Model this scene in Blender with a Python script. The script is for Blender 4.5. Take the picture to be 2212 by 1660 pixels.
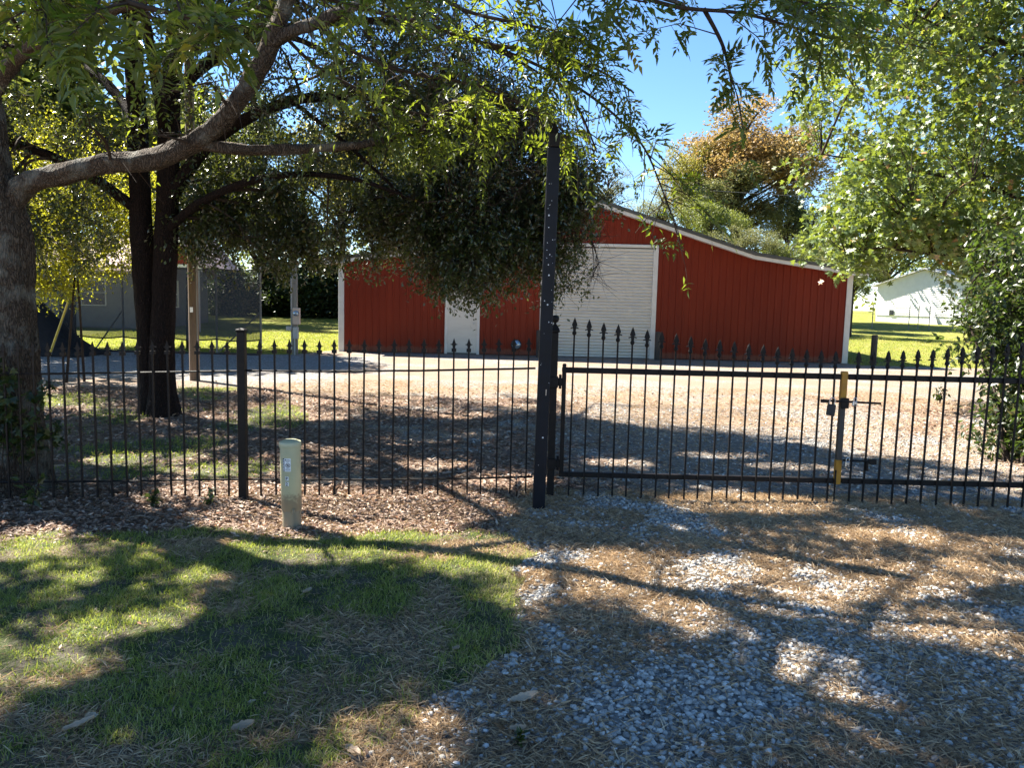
import bpy, math, random
import numpy as np
from mathutils import Vector, Matrix
for _o in list(bpy.data.objects): bpy.data.objects.remove(_o)
S = bpy.context.scene
COL = S.collection
rng = np.random.default_rng(7); random.seed(7)
PI = math.pi
# ------------------------------------------------------------------ camera
EYE = 1.7
PITCH = math.atan(177/1661.); ROLL = math.radians(1.4)
_f = np.array([0, math.cos(PITCH), -math.sin(PITCH)]); _r0 = np.array([1., 0, 0]); _u0 = np.array([0, math.sin(PITCH), math.cos(PITCH)])
_R = _r0*math.cos(ROLL) + _u0*math.sin(ROLL); _U = _u0*math.cos(ROLL) - _r0*math.sin(ROLL)
cam_d = bpy.data.cameras.new('camera'); cam = bpy.data.objects.new('camera', cam_d); COL.objects.link(cam)
cam_d.sensor_width = 36; cam_d.lens = 36*1661/2212.; cam_d.clip_end = 3000; cam_d.clip_start = 0.05
cam.matrix_world = Matrix(((_R[0], _U[0], -_f[0], 0), (_R[1], _U[1], -_f[1], 0), (_R[2], _U[2], -_f[2], EYE), (0, 0, 0, 1)))
S.camera = cam
# ------------------------------------------------------------------ sun, sky, exposure
SUN_EL = math.radians(48); SH = np.array([0.83, -0.56])              # shadows fall to the right and towards the gate
LDIR = np.array([SH[0]*math.cos(SUN_EL), SH[1]*math.cos(SUN_EL), -math.sin(SUN_EL)])
W = bpy.data.worlds.new('World'); S.world = W; W.use_nodes = True
nt = W.node_tree; bg = nt.nodes['Background']
sky = nt.nodes.new('ShaderNodeTexSky'); sky.sky_type = 'NISHITA'; sky.sun_disc = False
sky.sun_elevation = SUN_EL; sky.sun_rotation = math.atan2(-SH[0], -SH[1])
sky.air_density = 0.9; sky.dust_density = 0.0; sky.ozone_density = 2.0; sky.altitude = 1200
hs = nt.nodes.new('ShaderNodeHueSaturation'); hs.inputs['Saturation'].default_value = 1.15
nt.links.new(sky.outputs[0], hs.inputs['Color']); nt.links.new(hs.outputs[0], bg.inputs[0]); bg.inputs[1].default_value = 0.056
sun_d = bpy.data.lights.new('sun', 'SUN'); sun_d.energy = 5.0; sun_d.angle = math.radians(0.53); sun_d.color = (1.0, 0.94, 0.84)
sun = bpy.data.objects.new('sun', sun_d); COL.objects.link(sun); sun.location = (-30, 20, 40)
sun.rotation_euler = Vector(LDIR).to_track_quat('-Z', 'Y').to_euler()
S.view_settings.view_transform = 'Standard'; S.view_settings.look = 'None'; S.view_settings.gamma = 1; S.view_settings.exposure = 2.4
S.cycles.use_denoising = True; S.cycles.max_bounces = 6; S.cycles.diffuse_bounces = 3; S.cycles.glossy_bounces = 2
S.cycles.transmission_bounces = 4; S.cycles.transparent_max_bounces = 12; S.cycles.sample_clamp_indirect = 6; S.cycles.caustics_reflective = False; S.cycles.caustics_refractive = False

# ------------------------------------------------------------------ measuring helpers (photo pixel, 2212 wide -> a point in the place)
def sstep(a, b, x): t = np.clip((x-a)/(b-a), 0, 1); return t*t*(3-2*t)
def gz(x, y):
    x = np.asarray(x, float); y = np.asarray(y, float)
    side = -0.035*np.clip(0.3-x, 0, 4.5)*(1-sstep(8, 15, y))
    back = 0.0235*np.clip(y-26, 0, 60)
    return side + back
def ray(px, py): return _f + _R*(px-1106)/1661. - _U*(py-830)/1661.
def at(px, py, Y): v = ray(px, py); return np.array([0, 0, EYE]) + v*(Y/v[1])
def gnd(px, py):
    z = 0.
    for _ in range(12):
        v = ray(px, py); p = np.array([0, 0, EYE]) + v*((z-EYE)/v[2]); z = float(gz(p[0], p[1]))
    return p
def proj(P):
    q = np.asarray(P, float) - np.array([0, 0, EYE]); z = np.maximum(q@_f, 0.01)
    return 1106 + 1661*(q@_R)/z, 830 - 1661*(q@_U)/z
def cast(P):                                                          # where the shadow of a point falls
    P = np.asarray(P, float); t = (P[..., 2] - 0.0)/(-LDIR[2]); return P[..., :2] + LDIR[:2]*t[..., None]

# ------------------------------------------------------------------ noise
def vnoise(x, y, seed=0):
    x = np.asarray(x, float); y = np.asarray(y, float)
    xi = np.floor(x).astype(np.int64); yi = np.floor(y).astype(np.int64); fx = x-xi; fy = y-yi
    fx = fx*fx*(3-2*fx); fy = fy*fy*(3-2*fy)
    def h(a, b):
        n = (a*374761393 + b*668265263 + seed*1442695041) & 0x7fffffff
        n = ((n ^ (n >> 13))*1274126177) & 0x7fffffff
        return ((n ^ (n >> 16)) & 0xffff)/65535.
    return (h(xi, yi)*(1-fx)+h(xi+1, yi)*fx)*(1-fy) + (h(xi, yi+1)*(1-fx)+h(xi+1, yi+1)*fx)*fy
def fbm(x, y, seed=0, o=4):
    s = 0; a = .5; t = 0
    for k in range(o): s = s + a*vnoise(x*2**k, y*2**k, seed+k*17); t += a; a *= .5
    return s/t

# ------------------------------------------------------------------ materials
MATS = {}
def nodes_of(name):
    m = bpy.data.materials.new(name); m.use_nodes = True; MATS[name] = m
    return m, m.node_tree, m.node_tree.nodes['Principled BSDF'], m.node_tree.nodes['Material Output']
def N(nt, typ, **kw):
    n = nt.nodes.new(typ)
    for k, v in kw.items(): setattr(n, k, v)
    return n
def ramp(nt, fac, stops):
    r = N(nt, 'ShaderNodeValToRGB'); e = r.color_ramp.elements
    while len(e) < len(stops): e.new(0.5)
    for el, (p, c) in zip(e, stops): el.position = p; el.color = (*c, 1)
    nt.links.new(fac, r.inputs[0]); return r.outputs[0]
def noise(nt, scale, detail=4, rough=.6, vec=None, dim='3D'):
    n = N(nt, 'ShaderNodeTexNoise'); n.inputs['Scale'].default_value = scale; n.inputs['Detail'].default_value = detail; n.inputs['Roughness'].default_value = rough
    if vec is not None: nt.links.new(vec, n.inputs['Vector'])
    return n.outputs['Fac']
def objco(nt, scale=(1, 1, 1)):
    t = N(nt, 'ShaderNodeTexCoord'); mp = N(nt, 'ShaderNodeMapping'); mp.inputs['Scale'].default_value = scale
    nt.links.new(t.outputs['Object'], mp.inputs['Vector']); return mp.outputs[0]
def geoco(nt, scale=(1, 1, 1)):
    t = N(nt, 'ShaderNodeNewGeometry'); mp = N(nt, 'ShaderNodeMapping'); mp.inputs['Scale'].default_value = scale
    nt.links.new(t.outputs['Position'], mp.inputs['Vector']); return mp.outputs[0]
def bump(nt, fac, bsdf, strength=.3, dist=.02):
    b = N(nt, 'ShaderNodeBump'); b.inputs['Strength'].default_value = strength; b.inputs['Distance'].default_value = dist
    nt.links.new(fac, b.inputs['Height']); nt.links.new(b.outputs[0], bsdf.inputs['Normal']); return b
def mix(nt, fac, a, b, typ='MIX'):
    m = N(nt, 'ShaderNodeMix', data_type='RGBA', blend_type=typ)
    if isinstance(fac, (int, float)): m.inputs[0].default_value = fac
    else: nt.links.new(fac, m.inputs[0])
    for sck, v in ((m.inputs[6], a), (m.inputs[7], b)):
        if isinstance(v, tuple): sck.default_value = (*v, 1)
        else: nt.links.new(v, sck)
    return m.outputs[2]
def plain(name, c1, c2=None, rough=.5, metal=0., scale=6, spec=.5, bs=0., bscale=60, stretch=(1, 1, 1), lo=.35, hi=.65, world=True):
    m, nt, b, o = nodes_of(name); b.inputs['Roughness'].default_value = rough; b.inputs['Metallic'].default_value = metal
    b.inputs['Specular IOR Level'].default_value = spec
    if c2 is None: c2 = tuple(min(1, x*.75) for x in c1)
    v = geoco(nt, stretch) if world else objco(nt, stretch)
    n = noise(nt, scale, 5, .65, v); nt.links.new(ramp(nt, n, [(lo, c1), (hi, c2)]), b.inputs['Base Color'])
    if bs: bump(nt, noise(nt, bscale, 4, .6, v), b, bs, .01)
    return m
def leafmat(name, stops, trans, tfac=.45, rough=.45, spec=.4):
    m, nt, b, o = nodes_of(name)
    a = N(nt, 'ShaderNodeAttribute', attribute_name='rnd'); c = ramp(nt, a.outputs['Fac'], stops)
    nt.links.new(c, b.inputs['Base Color']); b.inputs['Roughness'].default_value = rough; b.inputs['Specular IOR Level'].default_value = spec
    t = N(nt, 'ShaderNodeBsdfTranslucent'); nt.links.new(mix(nt, .55, c, trans), t.inputs['Color'])
    s = N(nt, 'ShaderNodeMixShader'); s.inputs[0].default_value = tfac
    nt.links.new(b.outputs[0], s.inputs[1]); nt.links.new(t.outputs[0], s.inputs[2]); nt.links.new(s.outputs[0], o.inputs['Surface'])
    return m
def barkmat(name, c_ridge, c_groove, sc=14, moss=None):
    m, nt, b, o = nodes_of(name); b.inputs['Roughness'].default_value = .9; b.inputs['Specular IOR Level'].default_value = .15
    v = geoco(nt, (1, 1, .28)); n1 = noise(nt, sc*1.6, 6, .7, v)
    vo = N(nt, 'ShaderNodeTexVoronoi', feature='DISTANCE_TO_EDGE'); vo.inputs['Scale'].default_value = sc*1.5
    w = N(nt, 'ShaderNodeVectorMath', operation='ADD'); nv = N(nt, 'ShaderNodeTexNoise'); nv.inputs['Scale'].default_value = sc*.8
    nt.links.new(v, nv.inputs['Vector']); sc2 = N(nt, 'ShaderNodeVectorMath', operation='SCALE'); sc2.inputs['Scale'].default_value = .12
    nt.links.new(nv.outputs['Color'], sc2.inputs[0]); nt.links.new(v, w.inputs[0]); nt.links.new(sc2.outputs[0], w.inputs[1]); nt.links.new(w.outputs[0], vo.inputs['Vector'])
    mm = N(nt, 'ShaderNodeMath', operation='MULTIPLY'); nt.links.new(vo.outputs['Distance'], mm.inputs[0]); mm.inputs[1].default_value = 3.2
    ad = N(nt, 'ShaderNodeMath', operation='MULTIPLY'); nt.links.new(mm.outputs[0], ad.inputs[0]); nt.links.new(n1, ad.inputs[1]); ad.use_clamp = True
    n9 = noise(nt, sc*4, 6, .8, geoco(nt, (1, 1, .5))); c = ramp(nt, ad.outputs[0], [(.02, c_groove), (.22, tuple(x*.7 for x in c_ridge)), (.8, c_ridge)]); c = mix(nt, .6, c, ramp(nt, n9, [(.32, (.12, .12, .12)), (.68, (.95, .95, .95))]), 'OVERLAY')
    if moss:
        big = noise(nt, 3.2, 4, .6, geoco(nt)); c = mix(nt, ramp(nt, big, [(.5, (0, 0, 0)), (.68, (.75, .75, .75))]), c, moss)
    nt.links.new(c, b.inputs['Base Color']); bump(nt, ad.outputs[0], b, .9, .03)
    return m

# ------------------------------------------------------------------ mesh helpers
def finish(o, parent, loc):
    COL.objects.link(o); o.location = tuple(float(v) for v in loc)
    if parent is not None: o.parent = parent
    return o
def np_mesh(name, V, T, rnd=None, mi=None, smooth=False):
    V = np.asarray(V, np.float32); T = np.asarray(T, np.int32); k = T.shape[1]
    me = bpy.data.meshes.new(name); me.vertices.add(len(V)); me.vertices.foreach_set('co', V.ravel())
    me.loops.add(T.size); me.loops.foreach_set('vertex_index', T.ravel())
    me.polygons.add(len(T)); me.polygons.foreach_set('loop_start', np.arange(len(T), dtype=np.int32)*k); me.polygons.foreach_set('loop_total', np.full(len(T), k, np.int32))
    if mi is not None: me.polygons.foreach_set('material_index', np.asarray(mi, np.int32))
    me.polygons.foreach_set('use_smooth', np.full(len(T), bool(smooth)))
    if rnd is not None:
        a = me.attributes.new('rnd', 'FLOAT', 'FACE'); a.data.foreach_set('value', np.asarray(rnd, np.float32))
    me.update(); me.validate(); return me
def mobj(name, me, mats, parent=None, loc=(0, 0, 0)):
    o = bpy.data.objects.new(name, me)
    for m in (mats if isinstance(mats, (list, tuple)) else [mats]): me.materials.append(MATS[m])
    return finish(o, parent, loc)
def like(src, name=None, parent=None, loc=(0, 0, 0)):                 # another one sharing its mesh
    o = src.copy(); o.parent = None
    if name: o.name = name
    return finish(o, parent, loc)
class B:                                                              # small hard-surface builder
    def __init__(s): s.v = []; s.f = []; s.m = []; s.cm = 0
    def add(s, vs, fs):
        k = len(s.v); s.v += [tuple(map(float, q)) for q in vs]; s.f += [tuple(i+k for i in q) for q in fs]; s.m += [s.cm]*len(fs); return s
    def box(s, a, b, bev=0.):
        (x0, y0, z0), (x1, y1, z1) = a, b
        if bev <= 0:
            return s.add([(x0, y0, z0), (x1, y0, z0), (x1, y1, z0), (x0, y1, z0), (x0, y0, z1), (x1, y0, z1), (x1, y1, z1), (x0, y1, z1)],
                         [(0, 3, 2, 1), (4, 5, 6, 7), (0, 1, 5, 4), (1, 2, 6, 5), (2, 3, 7, 6), (3, 0, 4, 7)])
        e = bev; vs = []
        for z, i in ((z0, e), (z0+e, 0), (z1-e, 0), (z1, e)):
            for X, Y in ((x0+i, y0+e), (x0+e, y0+i), (x1-e, y0+i), (x1-i, y0+e), (x1-i, y1-e), (x1-e, y1-i), (x0+e, y1-i), (x0+i, y1-e)): vs.append((X, Y, z))
        fs = [tuple(range(7, -1, -1)), tuple(range(24, 32))]
        for r in range(3):
            for k in range(8): fs.append((r*8+k, r*8+(k+1) % 8, r*8+8+(k+1) % 8, r*8+8+k))
        return s.add(vs, fs)
    def tube(s, pts, rad, n=8, cap=True):
        pts = [Vector(p) for p in pts]; rad = rad if hasattr(rad, '__len__') else [rad]*len(pts); vs = []; fs = []
        for i, p in enumerate(pts):
            d = (pts[min(i+1, len(pts)-1)]-pts[max(i-1, 0)]).normalized(); a = d.orthogonal().normalized() if abs(d.z) < .99 else Vector((1, 0, 0)); a = (a - d*a.dot(d)).normalized()
            if i and True:
                a = (pa - d*pa.dot(d)).normalized()
            pa = a; b = d.cross(a)
            for k in range(n): t = 2*PI*k/n; vs.append(p + (a*math.cos(t)+b*math.sin(t))*rad[i])
        for i in range(len(pts)-1):
            for k in range(n): fs.append((i*n+k, i*n+(k+1) % n, (i+1)*n+(k+1) % n, (i+1)*n+k))
        if cap: fs.append(tuple(range(n-1, -1, -1))); fs.append(tuple(range((len(pts)-1)*n, len(pts)*n)))
        return s.add(vs, fs)
    def lathe(s, prof, c=(0, 0, 0), n=16, axis='z'):
        vs = []; fs = []
        for r, h in prof:
            for k in range(n):
                t = 2*PI*k/n; q = (r*math.cos(t), r*math.sin(t), h)
                if axis == 'y': q = (q[0], q[2], q[1])
                vs.append((q[0]+c[0], q[1]+c[1], q[2]+c[2]))
        for i in range(len(prof)-1):
            for k in range(n): fs.append((i*n+k, i*n+(k+1) % n, (i+1)*n+(k+1) % n, (i+1)*n+k))
        fs.append(tuple(range(n-1, -1, -1))); fs.append(tuple(range((len(prof)-1)*n, len(prof)*n)))
        return s.add(vs, fs)
    def plate(s, prof, y0, y1):                                       # outline in x,z, given thickness along y
        n = len(prof); vs = [(x, y0, z) for x, z in prof]+[(x, y1, z) for x, z in prof]
        fs = [tuple(range(n)), tuple(range(2*n-1, n-1, -1))]+[(i, n+i, n+(i+1) % n, (i+1) % n) for i in range(n)]
        return s.add(vs, fs)
    def mesh(s, name='m', smooth=False, org=(0, 0, 0)):
        me = bpy.data.meshes.new(name); me.from_pydata([(x-org[0], y-org[1], z-org[2]) for x, y, z in s.v], [], s.f)
        me.polygons.foreach_set('material_index', np.array(s.m, np.int32))
        if smooth: me.polygons.foreach_set('use_smooth', np.ones(len(s.f), bool))
        me.update(); return me
    def obj(s, name, mats, parent=None, loc=(0, 0, 0), smooth=False, org=(0, 0, 0)):
        return mobj(name, s.mesh(name, smooth, org), mats, parent, loc)
def smooth_by_angle(o, deg=35):
    me = o.data; me.polygons.foreach_set('use_smooth', np.ones(len(me.polygons), bool)); me.set_sharp_from_angle(angle=math.radians(deg))
def tag(o, label, cat=None, group=None, kind=None):
    if label: o['label'] = label
    if cat: o['category'] = cat
    if group: o['group'] = group
    if kind: o['kind'] = kind
    return o
def thing(name, loc, label, cat, group=None):
    o = bpy.data.objects.new(name, None); o.empty_display_size = .2; finish(o, None, loc); return tag(o, label, cat, group)
def unit(v): return v/np.maximum(np.linalg.norm(v, axis=-1, keepdims=True), 1e-9)
def np_tube(P, r, n=6, wob=0.):                                       # numpy tube, returns verts, tris
    P = np.asarray(P, float); m = len(P); r = np.asarray(r, float)
    d = unit(np.gradient(P, axis=0)); a = np.array([1., 0, 0]) if abs(d[0][0]) < .8 else np.array([0, 1., 0]); V = []
    for i in range(m):
        a = a - d[i]*(a@d[i]); a = a/np.linalg.norm(a); b = np.cross(d[i], a); t = np.arange(n)*2*PI/n
        rr = r[i]*(1+wob*(rng.random(n)-.5)); V.append(P[i] + (np.cos(t)*rr)[:, None]*a + (np.sin(t)*rr)[:, None]*b)
    V = np.concatenate(V); i = np.arange(m-1)[:, None]*n; k = np.arange(n)[None]; k2 = (k+1) % n
    q = np.stack([i+k, i+k2, i+n+k2, i+n+k], -1).reshape(-1, 4)
    return V, np.concatenate([q[:, [0, 1, 2]], q[:, [0, 2, 3]]])
class G:                                                              # numpy geometry collector (triangles, tint per face, material index)
    def __init__(s): s.V = []; s.T = []; s.r = []; s.m = []; s.n = 0
    def add(s, V, T, rnd=None, mi=0):
        if len(V) == 0: return
        s.V.append(V); s.T.append(T+s.n); s.n += len(V)
        s.r.append(np.full(len(T), .5) if rnd is None else rnd); s.m.append(np.full(len(T), mi))
    def mesh(s, name, org=(0, 0, 0), smooth=False):
        return np_mesh(name, np.concatenate(s.V)-np.array(org), np.concatenate(s.T), np.concatenate(s.r), np.concatenate(s.m), smooth)
def spline(P, n):                                                     # smooth curve through points
    P = np.asarray(P, float); m = len(P); out = []
    for i in range(m-1):
        p0 = P[max(i-1, 0)]; p1 = P[i]; p2 = P[i+1]; p3 = P[min(i+2, m-1)]
        for t in np.linspace(0, 1, n, endpoint=False):
            out.append(.5*((2*p1)+(-p0+p2)*t+(2*p0-5*p1+4*p2-p3)*t*t+(-p0+3*p1-3*p2+p3)*t**3))
    out.append(P[-1]); return np.array(out)
# leaf templates: (along, across, up), triangles
LT_DIAMOND = (np.array([[0, 0, 0], [.5, -.5, .06], [1, 0, 0], [.5, .5, .06]]), np.array([[0, 1, 2], [0, 2, 3]]))
LT_LANCE = (np.array([[0, 0, 0], [.35, -.5, .07], [.38, 0, 0], [.35, .5, .07], [1, 0, -.06]]), np.array([[0, 1, 2], [0, 2, 3], [1, 4, 2], [2, 4, 3]]))
LT_STAR = (np.array([[0, 0, 0], [.08, -.5, .05], [.38, -.22, 0], [.62, -.58, -.04], [.62, -.17, .02], [1, 0, -.06], [.62, .17, .02], [.62, .58, -.04], [.38, .22, 0], [.08, .5, .05]]),
           np.array([[0, 1, 2], [2, 3, 4], [4, 5, 6], [6, 7, 8], [8, 9, 0], [0, 2, 8], [2, 4, 6], [2, 6, 8]]))
LT_BLADE = (np.array([[0, -.5, 0], [0, .5, 0], [.55, -.36, .0], [.55, .36, .0], [1, 0, -.12]]), np.array([[0, 1, 3], [0, 3, 2], [2, 3, 4]]))
def leaves(tpl, P, D, Nn, L, Wd, rnd):
    D = unit(D); S_ = unit(np.cross(Nn, D)); U_ = np.cross(D, S_); tv, tt = tpl; k = len(tv)
    V = P[:, None] + tv[None, :, 0, None]*(L[:, None, None]*D[:, None]) + tv[None, :, 1, None]*(Wd[:, None, None]*S_[:, None]) + tv[None, :, 2, None]*(L[:, None, None]*U_[:, None])
    T = (tt[None] + (np.arange(len(P))*k)[:, None, None]).reshape(-1, 3)
    return V.reshape(-1, 3), T, np.repeat(rnd, len(tt))
def interp(x, pts): return np.interp(x, [p[0] for p in pts], [p[1] for p in pts])
def inpoly(x, y, poly):
    r = np.zeros(np.shape(x), bool); n = len(poly)
    for i in range(n):
        x1, y1 = poly[i]; x2, y2 = poly[(i+1) % n]
        c = ((y1 > y) != (y2 > y)) & (x < (x2-x1)*(y-y1)/((y2-y1) if y2 != y1 else 1e-9)+x1); r ^= c
    return r
# ------------------------------------------------------------------ material library
plain('barn_red', (.185, .021, .006), (.150, .016, .005), .55, spec=.22, scale=1.2, stretch=(1, 1, .3), bs=.03, bscale=9)
plain('white_trim', (.66, .65, .62), (.58, .57, .53), .45, scale=4)
plain('white_slat', (.60, .585, .53), (.53, .515, .47), .42, scale=3, stretch=(.3, 1, 2))
plain('dark_roof', (.05, .052, .05), (.09, .09, .085), .5, scale=2)
plain('black_iron', (.005, .0045, .0045), (.012, .009, .008), .55, scale=26, spec=.22, bs=.15, bscale=160)
plain('navy_steel', (.004, .006, .012), (.003, .004, .007), .5, scale=9, spec=.22, bs=.05, bscale=90)
plain('paint_fleck', (.62, .64, .66), (.5, .52, .55), .6, scale=30)
plain('yellow_tape', (.40, .19, .006), (.30, .135, .006), .5, scale=18)
plain('black_tape', (.02, .02, .02), (.035, .032, .03), .5, scale=30)
plain('rubber_black', (.012, .012, .012), (.02, .02, .02), .6)
plain('steel', (.55, .55, .55), (.40, .40, .41), .3, .9, scale=30)
plain('pedestal_shell', (.47, .46, .30), (.42, .41, .27), .42, scale=5, bs=.04, bscale=40)
plain('sticker_white', (.80, .82, .84), (.72, .74, .77), .4, scale=30)
plain('ink', (.012, .014, .02), (.02, .02, .03), .5)
plain('pole_wood', (.19, .13, .085), (.11, .075, .05), .85, scale=10, stretch=(1, 1, .12), bs=.5, bscale=30)
plain('grey_post', (.26, .245, .21), (.17, .16, .135), .8, scale=8, stretch=(1, 1, .2), bs=.3, bscale=40)
plain('dark_post', (.035, .030, .026), (.06, .05, .04), .8, scale=9, stretch=(1, 1, .2), bs=.3, bscale=40)
plain('guy_yellow', (.66, .50, .06), (.55, .42, .07), .5, scale=10)
plain('meter_grey', (.45, .45, .43), (.36, .36, .35), .5, scale=9)
plain('meter_beige', (.55, .44, .36), (.48, .38, .31), .5, scale=9)
plain('black_tarp', (.006, .006, .007), (.011, .011, .012), .75, scale=4, spec=.25, bs=.25, bscale=8)
plain('house_siding', (.20, .19, .175), (.16, .152, .14), .6, scale=4)
plain('house_brick', (.30, .13, .10), (.22, .09, .07), .85, scale=12)
plain('shingle', (.46, .35, .32), (.34, .25, .23), .9, scale=9, bs=.4, bscale=30)
plain('white_siding', (.80, .80, .78), (.74, .74, .72), .5, scale=3)
plain('dark_window', (.02, .024, .03), (.03, .035, .04), .12, scale=2)
plain('dark_trunk', (.060, .045, .036), (.030, .022, .018), .95, scale=22, stretch=(1, 1, .15), bs=.8, bscale=40, spec=.1)
plain('twig', (.055, .042, .032), (.035, .026, .02), .9, scale=20, spec=.1)
plain('dry_stick', (.24, .19, .14), (.16, .12, .09), .9, scale=30)
plain('wire_grey', (.12, .12, .12), (.09, .09, .09), .5)
barkmat('pecan_bark', (.125, .098, .076), (.026, .019, .014), 24, moss=(.21, .215, .19))
barkmat('oak_bark', (.030, .018, .014), (.009, .006, .005), 24)
leafmat('pecan_leaf', [(0, (.018, .036, .010)), (.5, (.035, .065, .014)), (.85, (.075, .11, .018)), (1, (.22, .16, .02))], (.45, .55, .03), .45, .40, .6)
leafmat('oak_leaf', [(0, (.014, .025, .008)), (.55, (.025, .042, .011)), (.92, (.05, .072, .016)), (1, (.20, .14, .03))], (.28, .32, .03), .27, .30, .9)
leafmat('maple_leaf', [(0, (.035, .075, .018)), (.4, (.075, .13, .026)), (.75, (.145, .19, .038)), (.93, (.28, .26, .06)), (1, (.36, .17, .06))], (.42, .50, .04), .32, .52, 1.0)
leafmat('shrub_leaf', [(0, (.011, .020, .006)), (.5, (.022, .036, .009)), (.9, (.05, .065, .014)), (1, (.14, .11, .03))], (.18, .30, .03), .26, .38, .5)
leafmat('myrtle_leaf', [(0, (.06, .08, .015)), (.5, (.13, .15, .022)), (.9, (.24, .23, .03)), (1, (.30, .17, .03))], (.70, .68, .03), .6, .4, .5)
leafmat('far_green', [(0, (.035, .06, .016)), (.5, (.075, .105, .028)), (1, (.15, .16, .04))], (.34, .38, .05), .36, .5, .4)
leafmat('far_yellow', [(0, (.08, .10, .022)), (.5, (.16, .16, .035)), (1, (.27, .22, .05))], (.50, .46, .06), .40, .5, .4)
leafmat('far_orange', [(0, (.09, .10, .035)), (.35, (.19, .15, .05)), (.7, (.29, .18, .065)), (1, (.37, .21, .08))], (.50, .34, .10), .34, .5, .4)
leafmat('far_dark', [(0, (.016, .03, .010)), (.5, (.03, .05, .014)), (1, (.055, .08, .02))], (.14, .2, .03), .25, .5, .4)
leafmat('far_olive', [(0, (.05, .06, .028)), (.5, (.10, .11, .045)), (1, (.18, .17, .07))], (.34, .34, .10), .33, .55, .35)
leafmat('grass_blade', [(0, (.08, .125, .03)), (.4, (.165, .225, .048)), (.7, (.27, .30, .075)), (.9, (.40, .35, .15)), (1, (.52, .43, .26))], (.55, .62, .05), .42, .5, .3)
leafmat('lawn_blade', [(0, (.10, .145, .02)), (.4, (.18, .225, .032)), (.8, (.27, .26, .055)), (1, (.36, .29, .12))], (.50, .55, .05), .42, .5, .3)
leafmat('straw', [(0, (.15, .10, .062)), (.35, (.33, .235, .145)), (.7, (.56, .42, .27)), (1, (.72, .60, .42))], (.6, .42, .2), .2, .6, .3)
leafmat('litter_leaf', [(0, (.09, .052, .034)), (.35, (.20, .128, .09)), (.7, (.35, .25, .18)), (.9, (.55, .44, .35)), (1, (.34, .13, .06))], (.4, .22, .1), .15, .65, .3)
leafmat('tan_leaf', [(0, (.36, .26, .17)), (1, (.48, .37, .26))], (.5, .36, .2), .15, .55, .3)
def gravel_mat():
    m, nt, b, o = nodes_of('gravel_stone'); a = N(nt, 'ShaderNodeAttribute', attribute_name='rnd')
    c = ramp(nt, a.outputs['Fac'], [(0, (.14, .135, .125)), (.4, (.30, .29, .27)), (.75, (.43, .42, .39)), (.93, (.60, .585, .55)), (1, (.38, .28, .19))])
    n = noise(nt, 60, 4, .6, geoco(nt)); nt.links.new(mix(nt, .35, c, ramp(nt, n, [(.3, (.2, .2, .2)), (.7, (.9, .9, .9))]), 'OVERLAY'), b.inputs['Base Color'])
    b.inputs['Roughness'].default_value = .8; b.inputs['Specular IOR Level'].default_value = .25; bump(nt, n, b, .3, .004)
gravel_mat()
def barn_dirt():
    nt = MATS['barn_red'].node_tree; b = nt.nodes['Principled BSDF']; src = b.inputs['Base Color'].links[0].from_socket
    g_ = N(nt, 'ShaderNodeNewGeometry'); s_ = N(nt, 'ShaderNodeSeparateXYZ'); nt.links.new(g_.outputs['Position'], s_.inputs[0])
    n = noise(nt, 5, 5, .7, geoco(nt, (1, 1, .5))); a = N(nt, 'ShaderNodeMath', operation='MULTIPLY_ADD'); nt.links.new(n, a.inputs[0]); a.inputs[1].default_value = -.35; nt.links.new(s_.outputs[2], a.inputs[2])
    f = ramp(nt, a.outputs[0], [(-.0, (.35, .35, .35)), (.05, (0, 0, 0))]); fade = noise(nt, .7, 4, .6, geoco(nt, (1, 1, .4)))
    c = mix(nt, ramp(nt, fade, [(.45, (0, 0, 0)), (.75, (.35, .35, .35))]), src, (.195, .022, .007)); nt.links.new(mix(nt, f, c, (.20, .13, .09)), b.inputs['Base Color'])
barn_dirt()
def shell_dirt():
    nt = MATS['pedestal_shell'].node_tree; b = nt.nodes['Principled BSDF']; src = b.inputs['Base Color'].links[0].from_socket
    s_ = N(nt, 'ShaderNodeSeparateXYZ'); nt.links.new(geoco(nt), s_.inputs[0]); n = noise(nt, 28, 5, .75, geoco(nt)); a = N(nt, 'ShaderNodeMath', operation='MULTIPLY_ADD'); nt.links.new(n, a.inputs[0]); a.inputs[1].default_value = -.30; nt.links.new(s_.outputs[2], a.inputs[2])
    c = mix(nt, ramp(nt, a.outputs[0], [(0, (.75, .75, .75)), (.06, (0, 0, 0))]), src, (.17, .13, .09)); st = noise(nt, 9, 5, .7, geoco(nt, (1, 1, .12))); nt.links.new(mix(nt, ramp(nt, st, [(.52, (0, 0, 0)), (.75, (.5, .5, .5))]), c, (.22, .22, .15)), b.inputs['Base Color'])
shell_dirt()
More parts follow.
